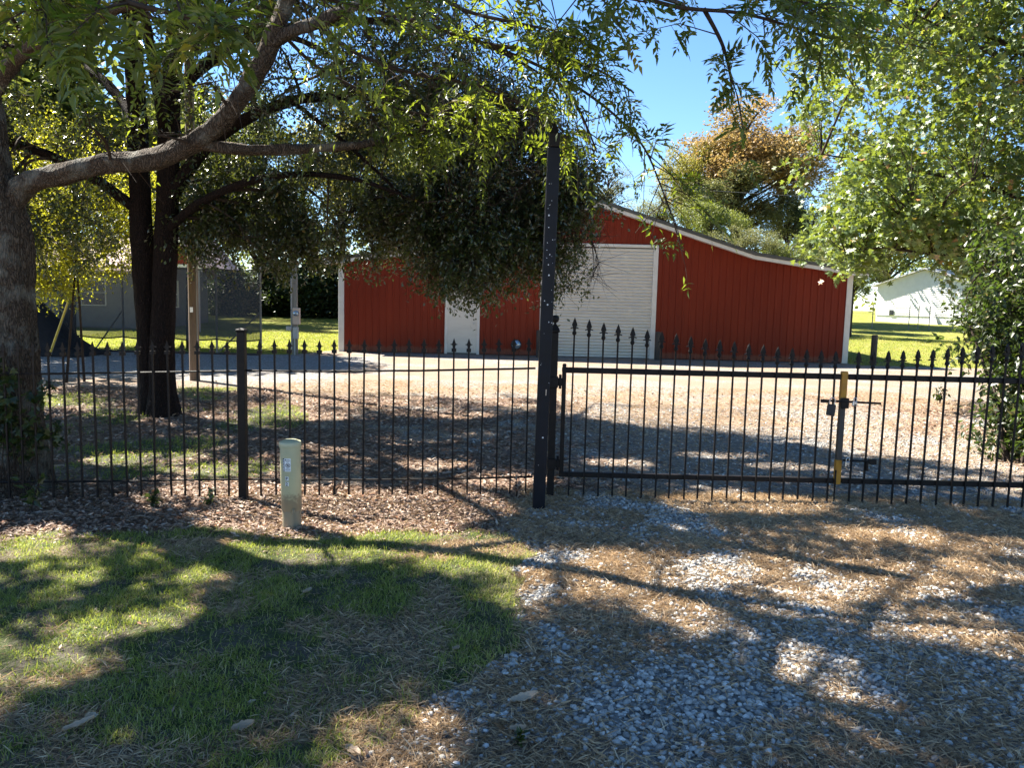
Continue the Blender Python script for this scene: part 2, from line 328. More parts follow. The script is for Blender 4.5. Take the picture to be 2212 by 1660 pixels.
def ground_mat():
    m, nt, b, o = nodes_of('ground_cover'); b.inputs['Roughness'].default_value = .95; b.inputs['Specular IOR Level'].default_value = .1
    z = N(nt, 'ShaderNodeAttribute', attribute_name='zone'); sp = N(nt, 'ShaderNodeSeparateColor'); nt.links.new(z.outputs['Color'], sp.inputs[0])
    v = geoco(nt)
    def cells(scale, stops, stretch=(1, 1, 1)):
        w = N(nt, 'ShaderNodeTexVoronoi'); w.inputs['Scale'].default_value = scale; nt.links.new(geoco(nt, stretch), w.inputs['Vector'])
        s = N(nt, 'ShaderNodeSeparateColor'); nt.links.new(w.outputs['Color'], s.inputs[0]); return ramp(nt, s.outputs[0], stops), w.outputs['Distance']
    grav, gd = cells(38, [(0, (.11, .107, .10)), (.45, (.21, .205, .195)), (.8, (.31, .305, .29)), (1, (.46, .45, .43))])
    lit, ld = cells(26, [(0, (.09, .055, .038)), (.35, (.17, .11, .08)), (.7, (.29, .20, .145)), (1, (.42, .32, .24))], (1, 1.6, 1))
    n_f = noise(nt, 75, 5, .75, v); n_m = noise(nt, 7, 5, .65, v); n_b = noise(nt, 1.1, 4, .6, v)
    str_c = ramp(nt, n_f, [(.28, (.10, .068, .047)), (.5, (.26, .19, .135)), (.72, (.48, .37, .27))])
    soil = ramp(nt, n_m, [(.3, (.17, .15, .13)), (.7, (.28, .25, .22))])
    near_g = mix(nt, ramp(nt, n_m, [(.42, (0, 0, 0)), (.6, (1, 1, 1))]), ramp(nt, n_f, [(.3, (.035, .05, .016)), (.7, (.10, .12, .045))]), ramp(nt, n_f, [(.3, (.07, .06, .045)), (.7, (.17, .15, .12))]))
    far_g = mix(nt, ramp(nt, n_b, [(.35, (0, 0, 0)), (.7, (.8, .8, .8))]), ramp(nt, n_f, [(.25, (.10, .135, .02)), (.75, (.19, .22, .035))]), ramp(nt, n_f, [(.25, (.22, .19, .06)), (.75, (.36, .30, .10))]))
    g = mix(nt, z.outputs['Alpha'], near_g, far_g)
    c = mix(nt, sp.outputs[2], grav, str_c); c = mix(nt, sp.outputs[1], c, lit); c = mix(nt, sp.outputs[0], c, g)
    nt.links.new(c, b.inputs['Base Color'])
    h = N(nt, 'ShaderNodeMath', operation='ADD'); nt.links.new(n_f, h.inputs[0]); nt.links.new(gd, h.inputs[1]); bump(nt, h.outputs[0], b, .8, .03)
ground_mat()
def cloth_mat():
    m, nt, b, o = nodes_of('shade_cloth'); b.inputs['Base Color'].default_value = (.055, .054, .052, 1); b.inputs['Roughness'].default_value = .8
    t = N(nt, 'ShaderNodeBsdfTransparent'); s = N(nt, 'ShaderNodeMixShader'); n = noise(nt, 1.2, 3, .6, geoco(nt))
    r = N(nt, 'ShaderNodeMapRange'); r.inputs['To Min'].default_value = .62; r.inputs['To Max'].default_value = .74; nt.links.new(n, r.inputs['Value'])
    nt.links.new(r.outputs[0], s.inputs[0]); nt.links.new(t.outputs[0], s.inputs[1]); nt.links.new(b.outputs[0], s.inputs[2]); nt.links.new(s.outputs[0], o.inputs['Surface'])
cloth_mat()
def glass_mat():
    m, nt, b, o = nodes_of('dial_glass'); b.inputs['Base Color'].default_value = (.30, .38, .46, 1); b.inputs['Roughness'].default_value = .06; b.inputs['Metallic'].default_value = .6
glass_mat()

# ------------------------------------------------------------------ ground
def gpoly(pp): return [tuple(gnd(*q)[:2]) for q in pp]
LAWN = gpoly([(-500, 1152), (200, 1150), (640, 1150), (1085, 1150), (1150, 1195), (1125, 1330), (1085, 1420), (960, 1490), (850, 1570), (600, 1690), (300, 1900), (-900, 2200)])
BAND = gpoly([(-900, 1040), (1135, 1045), (1125, 1100), (1085, 1155), (-900, 1165)])
YARD = gpoly([(-900, 1050), (-900, 838), (600, 838), (660, 890), (640, 960), (560, 1050)])
def zones(x, y, full=False):
    x = np.asarray(x, float); y = np.asarray(y, float)
    wx = x + .35*(fbm(x*1.7, y*1.7, 3)-.5) + .12*(fbm(x*9, y*9, 5)-.5); wy = y + .35*(fbm(x*1.7, y*1.7, 9)-.5) + .12*(fbm(x*9, y*9, 11)-.5)
    lawn = inpoly(wx, wy, LAWN).astype(float); band = inpoly(wx, wy, BAND).astype(float); yard = inpoly(wx, wy, YARD).astype(float)
    nb = fbm(x*.9, y*.9, 21); nm = fbm(x*2.3, y*2.3, 31)
    back = ((wy > 22.6-.0*x) & (wx < -6.4+ (wy-22.6)*.25)) | ((wy > 23.9) & (wx > 10.6)) | (wy > 27)
    back = back.astype(float)
    left_gr = ((wy > 15.2) & (wy < 22.6) & (wx < -4)).astype(float)
    grass = np.maximum.reduce([lawn*(.35+.65*sstep(.36, .50, nm)), yard*sstep(.50, .62, nb)*.9, back])
    lit = np.maximum.reduce([band*(.75+.25*nm), yard*(1-sstep(.50, .62, nb))*.97])
    side = sstep(-1.5, -3.5, x)*((y > 7) & (y < 14))
    lit = np.maximum(lit, .9*sstep(1.8, .2, x+.9*(nm-.5))*((y > 6.9) & (y < 13.5))*sstep(.30, .48, nm))
    lit = np.maximum(lit, .6*((x > 4.5) & (y > 7) & (y < 15))*sstep(.45, .62, nm)*sstep(4.5, 6.5, x))
    n2 = fbm(x*1.3+9, y*1.3, 41); n3 = fbm(x*4.1, y*4.1, 43)
    straw = sstep(.32, .47, .55*n2+.45*n3)
    far = (y > 10.5)*(1-left_gr)
    straw = np.where(far > 0, .35+.55*sstep(.35, .6, n2), straw) * (1-left_gr*.8)
    straw = np.where((y > 6.8) & (y < 11) , straw*.6, straw)
    bare = np.exp(-(((x-1.55)/.75)**2+((y-3.75)/.5)**2)) + np.exp(-(((x-.65)/.45)**2+((y-3.1)/.5)**2)) + .8*np.exp(-(((x-2.6)/.5)**2+((y-3.2)/.4)**2)) + .8*np.exp(-(((x-3.6)/.8)**2+((y-4.1)/.4)**2))
    straw = np.clip(straw - bare*.85, 0, 1); straw = np.maximum(straw, lawn*.85)
    if full: return grass, lit*(1-grass), straw, lawn
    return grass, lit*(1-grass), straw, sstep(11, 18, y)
def axis(segs):
    out = []
    for a, b_, st in segs: out.append(np.arange(a, b_, st))
    return np.concatenate(out+[[segs[-1][1]]])
gx = axis([(-900, -100, 100), (-100, -20, 5), (-20, -7, .5), (-7, 9, .07), (9, 20, .5), (20, 100, 5), (100, 900, 100)])
gy = axis([(-60, -5, 5), (-5, 1.5, .5), (1.5, 11, .065), (11, 28, .2), (28, 70, 1.5), (70, 120, 5), (120, 1500, 60)])
XX, YY = np.meshgrid(gx, gy); x = XX.ravel(); y = YY.ravel()
nearw = (1-sstep(9, 16, y))*(np.abs(x) < 9)
zz = gz(x, y) + nearw*(.045*(fbm(x*1.2, y*1.2, 61)-.5) + .022*(fbm(x*7, y*7, 63, 3)-.5))
def surf(x, y):
    nw = (1-sstep(9, 16, np.asarray(y)))*(np.abs(x) < 9)
    return gz(x, y) + nw*(.045*(fbm(x*1.2, y*1.2, 61)-.5) + .022*(fbm(x*7, y*7, 63, 3)-.5))
nx = len(gx); ny = len(gy); i = (np.arange(ny-1)[:, None]*nx + np.arange(nx-1)[None]).ravel()
me = np_mesh('ground', np.stack([x, y, zz], -1), np.stack([i, i+1, i+nx+1, i+nx], -1), smooth=True)
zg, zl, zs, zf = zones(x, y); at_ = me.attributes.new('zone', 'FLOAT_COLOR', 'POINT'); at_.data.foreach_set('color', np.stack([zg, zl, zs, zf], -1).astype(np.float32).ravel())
tag(mobj('ground', me, 'ground_cover'), 'gravel drive, leaf litter and lawn running from gate to barn', kind='structure')

# where the sun gets through the crowns (patches seen lit on the ground)
LITP = [(780, 1105, 310, 42), (760, 1172, 330, 26), (1310, 1232, 200, 40), (1560, 1232, 320, 26), (1000, 1195, 110, 30), (2010, 1240, 220, 18), (1850, 1275, 170, 20), (2100, 1180, 130, 16), (1610, 1090, 160, 14), (1960, 1160, 120, 10),
        (190, 1352, 26, 14), (80, 1440, 90, 10), (360, 1330, 6, 12), (165, 1245, 6, 3), (40, 1190, 30, 8), (60, 1145, 40, 8), (430, 1235, 4, 3), (850, 1600, 100, 50),
        (1740, 1430, 45, 14), (1960, 1600, 50, 60), (1690, 885, 430, 55), (1950, 900, 320, 70), (900, 818, 420, 16), (1480, 1325, 40, 16), (1130, 1290, 40, 16), (2080, 1370, 90, 12),
        (880, 962, 70, 6), (930, 1005, 70, 6), (1110, 1045, 70, 9), (300, 990, 110, 12), (430, 1012, 80, 9), (230, 848, 160, 12), (560, 880, 50, 6), (1340, 1000, 60, 6), (1560, 985, 90, 7), (1700, 1010, 70, 5), (700, 905, 40, 4), (1010, 900, 60, 5), (520, 1060, 160, 12)]
_LE = []
for cx, cy, rx, ry in LITP:
    c = gnd(cx, cy)[:2]; a = abs(gnd(cx+rx, cy)[0]-c[0]); b_ = abs(gnd(cx, cy-ry)[1]-gnd(cx, cy+ry)[1])/2; _LE.append((c[0], c[1], a, b_))
def sunny(P, pad=0.):
    h = cast(P); r = np.zeros(len(h), bool); jit = .22*(fbm(h[:, 0]*3, h[:, 1]*3, 71)-.5)*2
    for cx, cy, a, b_ in _LE: r |= (((h[:, 0]-cx)/(a+pad))**2 + ((h[:, 1]-cy)/(b_+pad))**2) < 1+jit
    return r
# ------------------------------------------------------------------ red barn
YB = 24.6
x0, x1 = -5.53, 10.66
ROOF = [(-5.95, 2.93), (-2.35, 3.42), (2.57, 4.93), (7.50, 3.42), (11.08, 2.93)]     # top of the roof along the gable
def roofz(x): return interp(x, ROOF) - .13
DOORS = [(-2.10, -1.17, 2.10), (.93, 4.42, 3.50)]
barn = thing('barn', (2.57, YB, 0), 'red ribbed metal barn with white trim and a low winged roof', 'barn')
bo = (2.57, YB, 0)
nsh = 18; wsh = (x1-x0)/nsh
for k in range(nsh):
    a = x0+k*wsh; xs = []; b = B()
    prof = []
    for r in range(4):
        c = a + (r+.5)*wsh/4
        prof += [(c-wsh/8, 0), (c-.034, 0), (c-.017, .024), (c+.017, .024), (c+.034, 0)]
    prof += [(a+wsh, 0)]
    prof = [(px-.0, d) for px, d in prof]
    pts = []
    for (p, q) in zip(prof[:-1], prof[1:]):
        pts.append(p)
        for e in [d for D_ in DOORS for d in D_[:2]]:
            if p[0]+1e-4 < e < q[0]-1e-4: t = (e-p[0])/(q[0]-p[0]); pts.append((e, p[1]+(q[1]-p[1])*t))
    pts.append(prof[-1]); pts.sort()
    lap = .004*(k % 2)
    for (p, q) in zip(pts[:-1], pts[1:]):
        if q[0]-p[0] < 1e-5: continue
        m_ = (p[0]+q[0])/2; zb = .02
        for D_ in DOORS:
            if D_[0] < m_ < D_[1]: zb = D_[2]
        yp, yq = YB-p[1]-lap, YB-q[1]-lap
        b.add([(p[0], yp, zb), (q[0], yq, zb), (q[0], yq, roofz(q[0])), (p[0], yp, roofz(p[0]))], [(0, 1, 2, 3)])
    b.obj('wall_sheet', 'barn_red', barn, org=bo)
LB = 12.2
for nm, xa in (('side_wall', x0), ('side_wall', x1)):
    b = B(); zt = float(roofz(xa)); s = 1 if xa == x1 else -1; n = 50
    for j in range(n):
        ya = YB+.02+j*LB/n; yb = ya+LB/n
        for (u, v, du, dv) in ((0, .7, 0, 0), (.7, .8, 0, .022), (.8, .9, .022, .022), (.9, 1, .022, 0)):
            b.add([(xa+s*du, ya+(yb-ya)*u, 0), (xa+s*dv, ya+(yb-ya)*v, 0), (xa+s*dv, ya+(yb-ya)*v, zt), (xa+s*du, ya+(yb-ya)*u, zt)], [(0, 1, 2, 3)])
    b.obj(nm, 'barn_red', barn, org=bo)
b = B(); b.plate([(x0, 0), (x1, 0)]+[(x, float(roofz(x))) for x in (x1, 7.5, 2.57, -2.35, x0)], YB+LB, YB+LB+.05); b.obj('rear_wall', 'barn_red', barn, org=bo)
# roof planes with standing ribs, and the fascia under their front edge
for (xa, za), (xb, zb) in zip(ROOF[:-1], ROOF[1:]):
    b = B(); t = .09; b.plate([(xa, za), (xb, zb), (xb, zb-t), (xa, za-t)], YB-.32, YB+LB+.3)
    n = 44
    for j in range(n):
        yy = YB-.30+j*(LB+.56)/(n-1); b.plate([(xa, za+.022), (xb, zb+.022), (xb, zb-.002), (xa, za-.002)], yy, yy+.035)
    b.obj('roof_plane', 'dark_roof', barn, org=bo)
    b = B(); b.plate([(xa, za-.092), (xb, zb-.092), (xb, zb-.20), (xa, za-.20)], YB-.30, YB-.262); b.obj('fascia', 'white_trim', barn, org=bo)
    b = B(); b.plate([(xa, za-.165), (xb, zb-.165), (xb, zb-.19), (xa, za-.19)], YB-.26, YB-.03); b.obj('soffit', 'white_trim', barn, org=bo)
for xa, xb in ((x0-.05, x0+.13), (x1-.13, x1+.05)):
    b = B(); b.box((xa, YB-.045, .0), (xb, YB+.10, 2.83), .008); b.obj('corner_trim', 'white_trim', barn, org=bo)
b = B(); b.box((x0-.47, YB-.35, 2.80), (x0-.40, YB+LB, 2.90), .01); b.obj('gutter', 'white_trim', barn, org=bo)
# entry door
xa, xb, zt = DOORS[0]
d = bpy.data.objects.new('entry_door', None); finish(d, barn, (xa-bo[0], 0, 0)); do = (xa, YB, 0)
b = B(); b.box((xa, YB-.03, .05), (xb, YB+.02, zt)); b.obj('door_leaf', 'white_slat', d, org=do)
for q in ((xa-.09, xa), (xb, xb+.09)):
    b = B(); b.box((q[0], YB-.05, 0), (q[1], YB+.06, zt+.09), .006); b.obj('door_jamb', 'white_trim', d, org=do)
b = B(); b.box((xa+.001, YB-.05, zt), (xb-.001, YB+.06, zt+.09), .006); b.obj('door_head', 'white_trim', d, org=do)
b = B(); b.box((xa+.001, YB-.10, .0), (xb-.001, YB-.032, .048)); b.obj('threshold', 'dark_roof', d, org=do)
b = B(); b.lathe([(.012, 0), (.012, -.04), (.03, -.045), (.032, -.065), (.02, -.075)], (xb-.09, YB-.03, 1.0), 12, 'y'); b.obj('door_handle', 'steel', d, org=do)
b = B(); b.box((xb-.115, YB-.045, .12), (xb-.085, YB-.031, .26)); b.obj('door_stop', 'steel', d, org=do)
# roller door: one object per curtain slat
xa, xb, zt = DOORS[1]
d = bpy.data.objects.new('roller_door', None); finish(d, barn, (xa-bo[0], 0, 0)); do = (xa, YB, 0)
ns = 34; hs = (zt-.10)/ns; prof = []
for j in range(7):
    t = j/6; prof.append((-.026*math.sin(PI*t)**.8 + (.006 if j in (0, 6) else 0), t*hs))
b = B(); vs = []
for (dy, z) in prof: vs += [(0, dy, z), (xb-xa-.10, dy, z)]
vs += [(0, .02, z0_) for z0_ in ()]
b.add(vs, [(2*j, 2*j+1, 2*j+3, 2*j+2) for j in range(6)])
sl = b.obj('slat', 'white_slat', d, (.05, 0, .08)); smooth_by_angle(sl, 50)
for j in range(1, ns): like(sl, 'slat', d, (.05, 0, .08+j*hs))
b = B(); b.box((xa+.05, YB-.022, .02), (xb-.05, YB+.012, .078), .006); b.obj('bottom_bar', 'white_trim', d, org=do)
for q in ((xa-.10, xa+.05), (xb-.05, xb+.10)):
    b = B(); b.box((q[0], YB-.06, 0), (q[1], YB+.05, zt+.0), .008); b.obj('door_guide', 'white_trim', d, org=do)
b = B(); b.box((xa-.10, YB-.062, zt+.002), (xb+.10, YB+.05, zt+.10), .008); b.obj('door_head', 'white_trim', d, org=do)
# round glassy dial low on the wall
t = thing('wall_dial', (.10, YB-.03, .35), 'small round glassy disc with dark rim low on red barn wall', 'gauge')
b = B(); b.lathe([(.12, 0), (.165, -.01), (.17, -.05), (.145, -.065)], (0, 0, 0), 28, 'y'); smooth_by_angle(b.obj('rim', 'rubber_black', t), 40)
b = B(); b.lathe([(.144, -.06), (.13, -.085), (.09, -.105), (.04, -.115), (.005, -.117)], (0, 0, 0), 28, 'y'); b.obj('glass_dome', 'dial_glass', t, smooth=True)
# bollards beside the roller door, post on the right
def bollard(px, py, name, label, h, r, group=None, mat='dark_post', Y=None):
    p = gnd(px, py) if Y is None else np.array([at(px, py, Y)[0], Y, 0]); b = B(); b.lathe([(r, 0), (r, h*.97), (r*.9, h*.99), (r*.5, h)], (0, 0, 0), 14)
    o = b.obj(name, mat, None, (p[0], p[1], float(gz(p[0], p[1]))-.01)); smooth_by_angle(o, 40); return tag(o, label, 'post', group)
bollard(1163, 780, 'bollard', 'dark bollard beside roller door, half hidden by the tall steel post', .86, .085, 'bollards at the roller door', Y=24.1)
bollard(1419, 782, 'bollard', 'dark bollard beside the roller door, in front of red ribbed wall', .90, .085, 'bollards at the roller door', Y=24.1)
bollard(1885, 792, 'timber_post', 'short dark timber post standing on grass past the barn corner', .96, .095, Y=24.3)

# ------------------------------------------------------------------ iron fence
YF = 6.6
def fz(x): return 1.139 - .033*(.23-x)                                # top rail height, the run drops to the left
def finial_fence():
    b = B(); b.plate([(0, .115), (-.013, .075), (-.016, .066), (-.034, .060), (-.014, .052), (-.010, .03), (-.010, .0), (.010, .0), (.010, .03), (.014, .052), (.034, .060), (.016, .066), (.013, .075)][::-1], -.005, .005)
    b.plate([(-.019, -.005), (.019, -.005), (.019, .026), (-.019, .026)], -.017, .017); return b
def finial_gate():
    b = B(); b.plate([(0, .125), (-.020, .070), (-.024, .052), (-.012, .044), (-.034, .034), (-.036, .026), (-.014, .030), (-.010, .0), (.010, 0), (.014, .030), (.036, .026), (.034, .034), (.012, .044), (.024, .052), (.020, .070)][::-1], -.006, .006)
    b.plate([(-.010, .10), (0, .118), (.010, .10), (.014, .06), (0, .04), (-.014, .06)][::-1], -.013, .013)
    b.lathe([(.009, -.03), (.017, -.022), (.019, -.008), (.014, .002), (.010, .012)], (0, 0, 0), 10); return b
fence = thing('iron_fence', (-2.3, YF, 0), 'low black iron picket fence with small spear tips, left of gate', 'fence')
fo = np.array([-2.3, YF, 0])
xpost = float(at(524, 900, YF)[0])
rail_spans = [(-6.6, xpost-.035), (xpost+.035, .20)]
for a, c in rail_spans:
    for dz in (0, -.955):
        b = B(); n = 10; pts = [(a+(c-a)*j/n, YF, fz(a+(c-a)*j/n)+dz-.012*math.sin(PI*j/n)+.004*(random.random()-.5)) for j in range(n+1)]
        b.tube(pts, .0095, 6); b.obj('rail', 'black_iron', fence, org=fo)
b = B(); b.box((-.007, -.007, -1.10), (.007, .007, .165)); pm = b.mesh('picket'); pm.materials.append(MATS['black_iron'])
fm = finial_fence().mesh('finial'); fm.materials.append(MATS['black_iron'])
def picket(x, y, dz=0):
    o = bpy.data.objects.new('picket', pm); finish(o, fence, np.array([x, y, fz(x)+dz])-fo); o.rotation_euler = (random.uniform(-.006, .006), random.uniform(-.007, .007), 0)
    f = bpy.data.objects.new('finial', fm); finish(f, o, (0, 0, .150)); return o
xs = np.arange(xpost+.155, .19, .1285)
for x in xs: picket(x, YF-.004, random.uniform(-.004, .004))
for x in np.arange(xpost-.125, -6.6, -.1285): picket(x, YF-.004, random.uniform(-.004, .004))
b = B(); zt = float(at(523, 717, YF)[2]); zb = fz(xpost)-1.24
b.box((xpost-.034, YF-.034, zb), (xpost+.034, YF+.034, zt), .004); post = b.obj('post', 'black_iron', fence, org=fo)
b = B(); b.box((xpost-.041, YF-.041, zt+.001), (xpost+.041, YF+.041, zt+.022), .005); b.add([(xpost-.036, YF-.036, zt+.022), (xpost+.036, YF-.036, zt+.022), (xpost+.036, YF+.036, zt+.022), (xpost-.036, YF+.036, zt+.022), (xpost, YF, zt+.035)], [(0, 1, 4), (1, 2, 4), (2, 3, 4), (3, 0, 4)])
b.obj('post_cap', 'black_iron', post, org=fo)
# ------------------------------------------------------------------ tall steel post, gate post, gate
tp = gnd(1163, 1098); tx, ty = float(tp[0]), float(tp[1]); ztop = float(at(1196, 275, ty)[2])
t = thing('tall_post', (tx, ty, 0), 'tall dark blue square steel post flecked with white, beside gate', 'post')
b = B(); b.box((-.05, -.05, -.05), (.05, .05, ztop-.16), .006); b.obj('shaft', 'navy_steel', t)
b = B(); b.box((-.044, -.044, ztop-.159), (.044, .044, ztop-.05), .006); b.add([(-.036, -.036, ztop-.05), (.036, -.036, ztop-.05), (.036, .036, ztop-.05), (-.036, .036, ztop-.05), (0, 0, ztop+.05)], [(0, 1, 4), (1, 2, 4), (2, 3, 4), (3, 0, 4)]); b.obj('post_cap', 'black_iron', t)
fr = random.Random(3); b = B()
for k in range(30):
    z = fr.choice([fr.uniform(.2, 3.0), fr.uniform(1.5, 2.9), fr.uniform(1.9, 2.4)]); x = fr.uniform(-.036, .044); r = fr.choice([.002, .0025, .003, .004, .005, .007])
    n = 9; vs = [(x+r*math.cos(2*PI*j/n)*fr.uniform(.75, 1.1), -.0522, z+r*math.sin(2*PI*j/n)*fr.uniform(.8, 1.2)) for j in range(n)]; b.add(vs, [tuple(range(n-1, -1, -1))])
    vs2 = [(q[0], -.0502, q[2]) for q in vs]; b.add(vs+vs2, [(j, (j+1) % n, n+(j+1) % n, n+j) for j in range(n)])
b.obj('paint_flecks', 'paint_fleck', t); t.rotation_euler = (0, .014, 0)
b = B(); b.tube([(.02, -.052, .95), (.02, -.052, 1.0)], .004, 6); b.obj('bolt', 'steel', t)
gp = gnd(1188, 1073); gxx, gyy = float(gp[0]), float(gp[1]); zt = float(at(1200, 700, gyy)[2])
t = thing('gate_post', (gxx, gyy, 0), 'short black square gate post with ball finial behind tall post', 'post')
b = B(); b.box((-.031, -.031, -.05), (.031, .031, zt-.075), .004); b.obj('shaft', 'black_iron', t)
b = B(); b.box((-.041, -.041, zt-.075), (.041, .041, zt-.045), .008); b.add([(-.038, -.038, zt-.045), (.038, -.038, zt-.045), (.038, .038, zt-.045), (-.038, .038, zt-.045), (-.012, -.012, zt), (.012, -.012, zt), (.012, .012, zt), (-.012, .012, zt)], [(0, 1, 5, 4), (1, 2, 6, 5), (2, 3, 7, 6), (3, 0, 4, 7), (4, 5, 6, 7)]); b.obj('cap', 'black_iron', t)
b = B(); b.lathe([(.008, zt-.005), (.012, zt+.008)]+[(.034*math.sin(a), zt+.042-.034*math.cos(a)) for a in np.linspace(.35, PI-.02, 12)], (0, 0, 0), 16); b.obj('ball', 'black_iron', t, smooth=True)
for z in (1.02, .30):
    b = B(); b.box((-.036, -.045, z-.05), (.040, .034, z+.05), .006); b.box((.0401, -.02, z-.035), (.075, .012, z+.035), .005); b.tube([(.058, -.004, z-.06), (.058, -.004, z+.065)], .012, 8); b.obj('hinge', 'black_iron', t)
b = B(); b.box((tx+.07-gxx, -.03, .985), (-.032, .01, 1.07)); b.obj('tie_bracket', 'black_iron', t)
YG = gyy
xh = float(at(1211, 900, YG)[0]); xc = float(at(1818, 900, YG)[0]); wl = xc-xh
fmg = finial_gate().mesh('spear'); fmg.materials.append(MATS['black_iron'])
ZT, ZB = 1.125, .205
def gate_leaf(name, xa, xb, hinge_left, label):
    t = thing(name, (xa, YG, 0), label, 'gate', 'gate leaves'); o = (xa, YG, 0)
    b = B(); b.box((xa, YG-.020, ZT-.024), (xb, YG+.020, ZT+.024), .004); b.obj('top_rail', 'black_iron', t, org=o)
    b = B(); b.box((xa, YG-.020, ZB-.022), (xb, YG+.020, ZB+.022), .004); b.obj('bottom_rail', 'black_iron', t, org=o)
    xs_ = (xa+.002, xa+.038) if hinge_left else (xb-.038, xb-.002)
    b = B(); b.box((xs_[0], YG-.0185, ZB+.0225), (xs_[1], YG+.0185, ZT-.0245), .003); b.obj('stile', 'black_iron', t, org=o)
    b = B(); q = xa+.02 if hinge_left else xb-.02; b.lathe([(.017, ZT+.0245), (.017, ZT+.05), (.008, ZT+.056)], (q, YG, 0), 10); b.obj('hinge_pin', 'black_iron', t, org=o)
    n = 19
    for k in range(n):
        u = (k+.75)/(n+.25); x = xa + u*(xb-xa) if hinge_left else xb - u*(xb-xa)
        tip = .225 + .255*(1-u)**1.5 + random.uniform(-.004, .004); top = ZT+tip-.125; b = B()
        b.box((-.007, -.007, ZB-.195-top), (.007, .007, 0)); pk = b.obj('picket', 'black_iron', t, (x-xa, -.0295, top)); pk.rotation_euler = (random.uniform(-.004, .004), random.uniform(-.005, .005), 0)
        f = bpy.data.objects.new('spear', fmg); finish(f, pk, (0, 0, -.002))
    return t
lf = gate_leaf('gate_leaf', xh, xc-.035, True, 'black iron gate leaf between tall post and yellow banded bar')
rt = gate_leaf('gate_leaf', xc+.035, xc+.035+wl, False, 'black iron gate leaf cut by the frame edge, right of yellow banded bar')
b = B(); b.box((xc-.027, YG-.021, ZB-.03), (xc+.022, YG+.021, ZT+.045), .004); b.cm = 1
for z0_, z1_ in ((ZT-.20, ZT+.047), (ZB-.032, ZB+.19)): b.box((xc-.0285, YG-.0225, z0_), (xc+.0235, YG+.0225, z1_), .004)
o = b.obj('meeting_stile', ['black_tape', 'yellow_tape'], lf, org=(xh, YG, 0)); tag(o, 'meeting bar wrapped with yellow tape at both ends')
b = B(); b.tube([(xc-.03, YG-.03, ZB+.10), (xc-.03, YG-.03, -.02)], .008, 8); b.obj('drop_bolt', 'black_iron', lf, org=(xh, YG, 0))
zl1 = float(at(1830, 867, YG)[2]); zl2 = float(at(1850, 993, YG)[2])
xa, xb = float(at(1768, 865, YG)[0]), float(at(1897, 868, YG)[0])
b = B(); b.tube([(xa, YG-.052, zl1+.008), (xb, YG-.052, zl1-.008)], .0095, 8); b.box((xa, YG-.062, zl1-.012), (xa+.055, YG-.042, zl1+.016), .003); b.tube([(xa+.06, YG-.052, zl1), (xa+.085, YG-.055, zl1-.055)], .007, 6)
b.box((xc-.034, YG-.058, zl1-.06), (xc+.034, YG-.0235, zl1+.03), .005); b.obj('latch_bar', 'black_iron', lf, org=(xh, YG, 0))
xa, xb = xc+.02, float(at(1882, 994, YG)[0])
b = B(); b.tube([(xa, YG-.052, zl2), (xb, YG-.052, zl2-.004)], .009, 8); b.box((xb-.05, YG-.064, zl2-.03), (xb+.02, YG-.04, zl2+.014), .004); b.tube([(xb-.06, YG-.052, zl2-.01), (xb-.055, YG-.055, zl2-.09)], .012, 6); b.obj('lower_latch', 'black_iron', rt, org=(xc+.035, YG, 0))
def padlock(px, py, w, h, mat, label, sh='steel'):
    p = at(px, py, YG-.06); t = thing('padlock', p, label, 'padlock')
    b = B(); b.box((-w/2, -.014, -h), (w/2, .014, 0), .007); b.obj('body', mat, t)
    b = B(); r = w*.32; b.tube([(-r, 0, -.004), (-r, 0, h*.35)]+[(-r*math.cos(a), 0, h*.35+r*math.sin(a)) for a in np.linspace(.3, PI-.3, 6)]+[(r, 0, h*.35), (r, 0, -.004)], .0045, 8); b.obj('shackle', sh, t)
    b = B(); b.lathe([(.006, -.0145), (.006, -.017), (.002, -.018)], (0, 0, -h*.7), 10, 'y'); b.obj('keyhole', 'ink', t)
    t.rotation_euler = (0, .09, 0)
padlock(1797, 874, .072, .098, 'rubber_black', 'large black weatherproof padlock hanging from the upper latch bar')
padlock(1847, 867, .040, .045, 'steel', 'small silver padlock on upper latch, right of yellow banded bar')
padlock(1831, 997, .040, .052, 'steel', 'small silver padlock hanging on the lower latch of gate')

# ------------------------------------------------------------------ utility pedestal
pp = gnd(631, 1138); zt = float(at(631, 952, pp[1])[2]) - float(pp[2]); print('pedestal', pp, zt)
t = thing('utility_pedestal', pp, 'pale green round utility pedestal with warning sticker beside fence', 'pedestal'); t.rotation_euler = (.012, -.014, 0)
R0 = .077; zj = zt*.205
b = B(); b.lathe([(.071, -.06), (.071, zj+.01)], (0, 0, 0), 40); smooth_by_angle(b.obj('base_tube', 'pedestal_shell', t), 40)
b = B(); b.lathe([(R0-.003, zj), (R0, zj+.004), (R0, zt-.03)], (0, 0, 0), 48); smooth_by_angle(b.obj('sleeve', 'pedestal_shell', t), 40)
b = B(); b.lathe([(R0+.005, zt-.045), (R0+.006, zt-.042), (R0+.006, zt-.012), (R0+.003, zt-.006), (.05, zt+.006), (.02, zt+.009), (.001, zt+.010)], (0, 0, 0), 48); smooth_by_angle(b.obj('cap', 'pedestal_shell', t), 40)
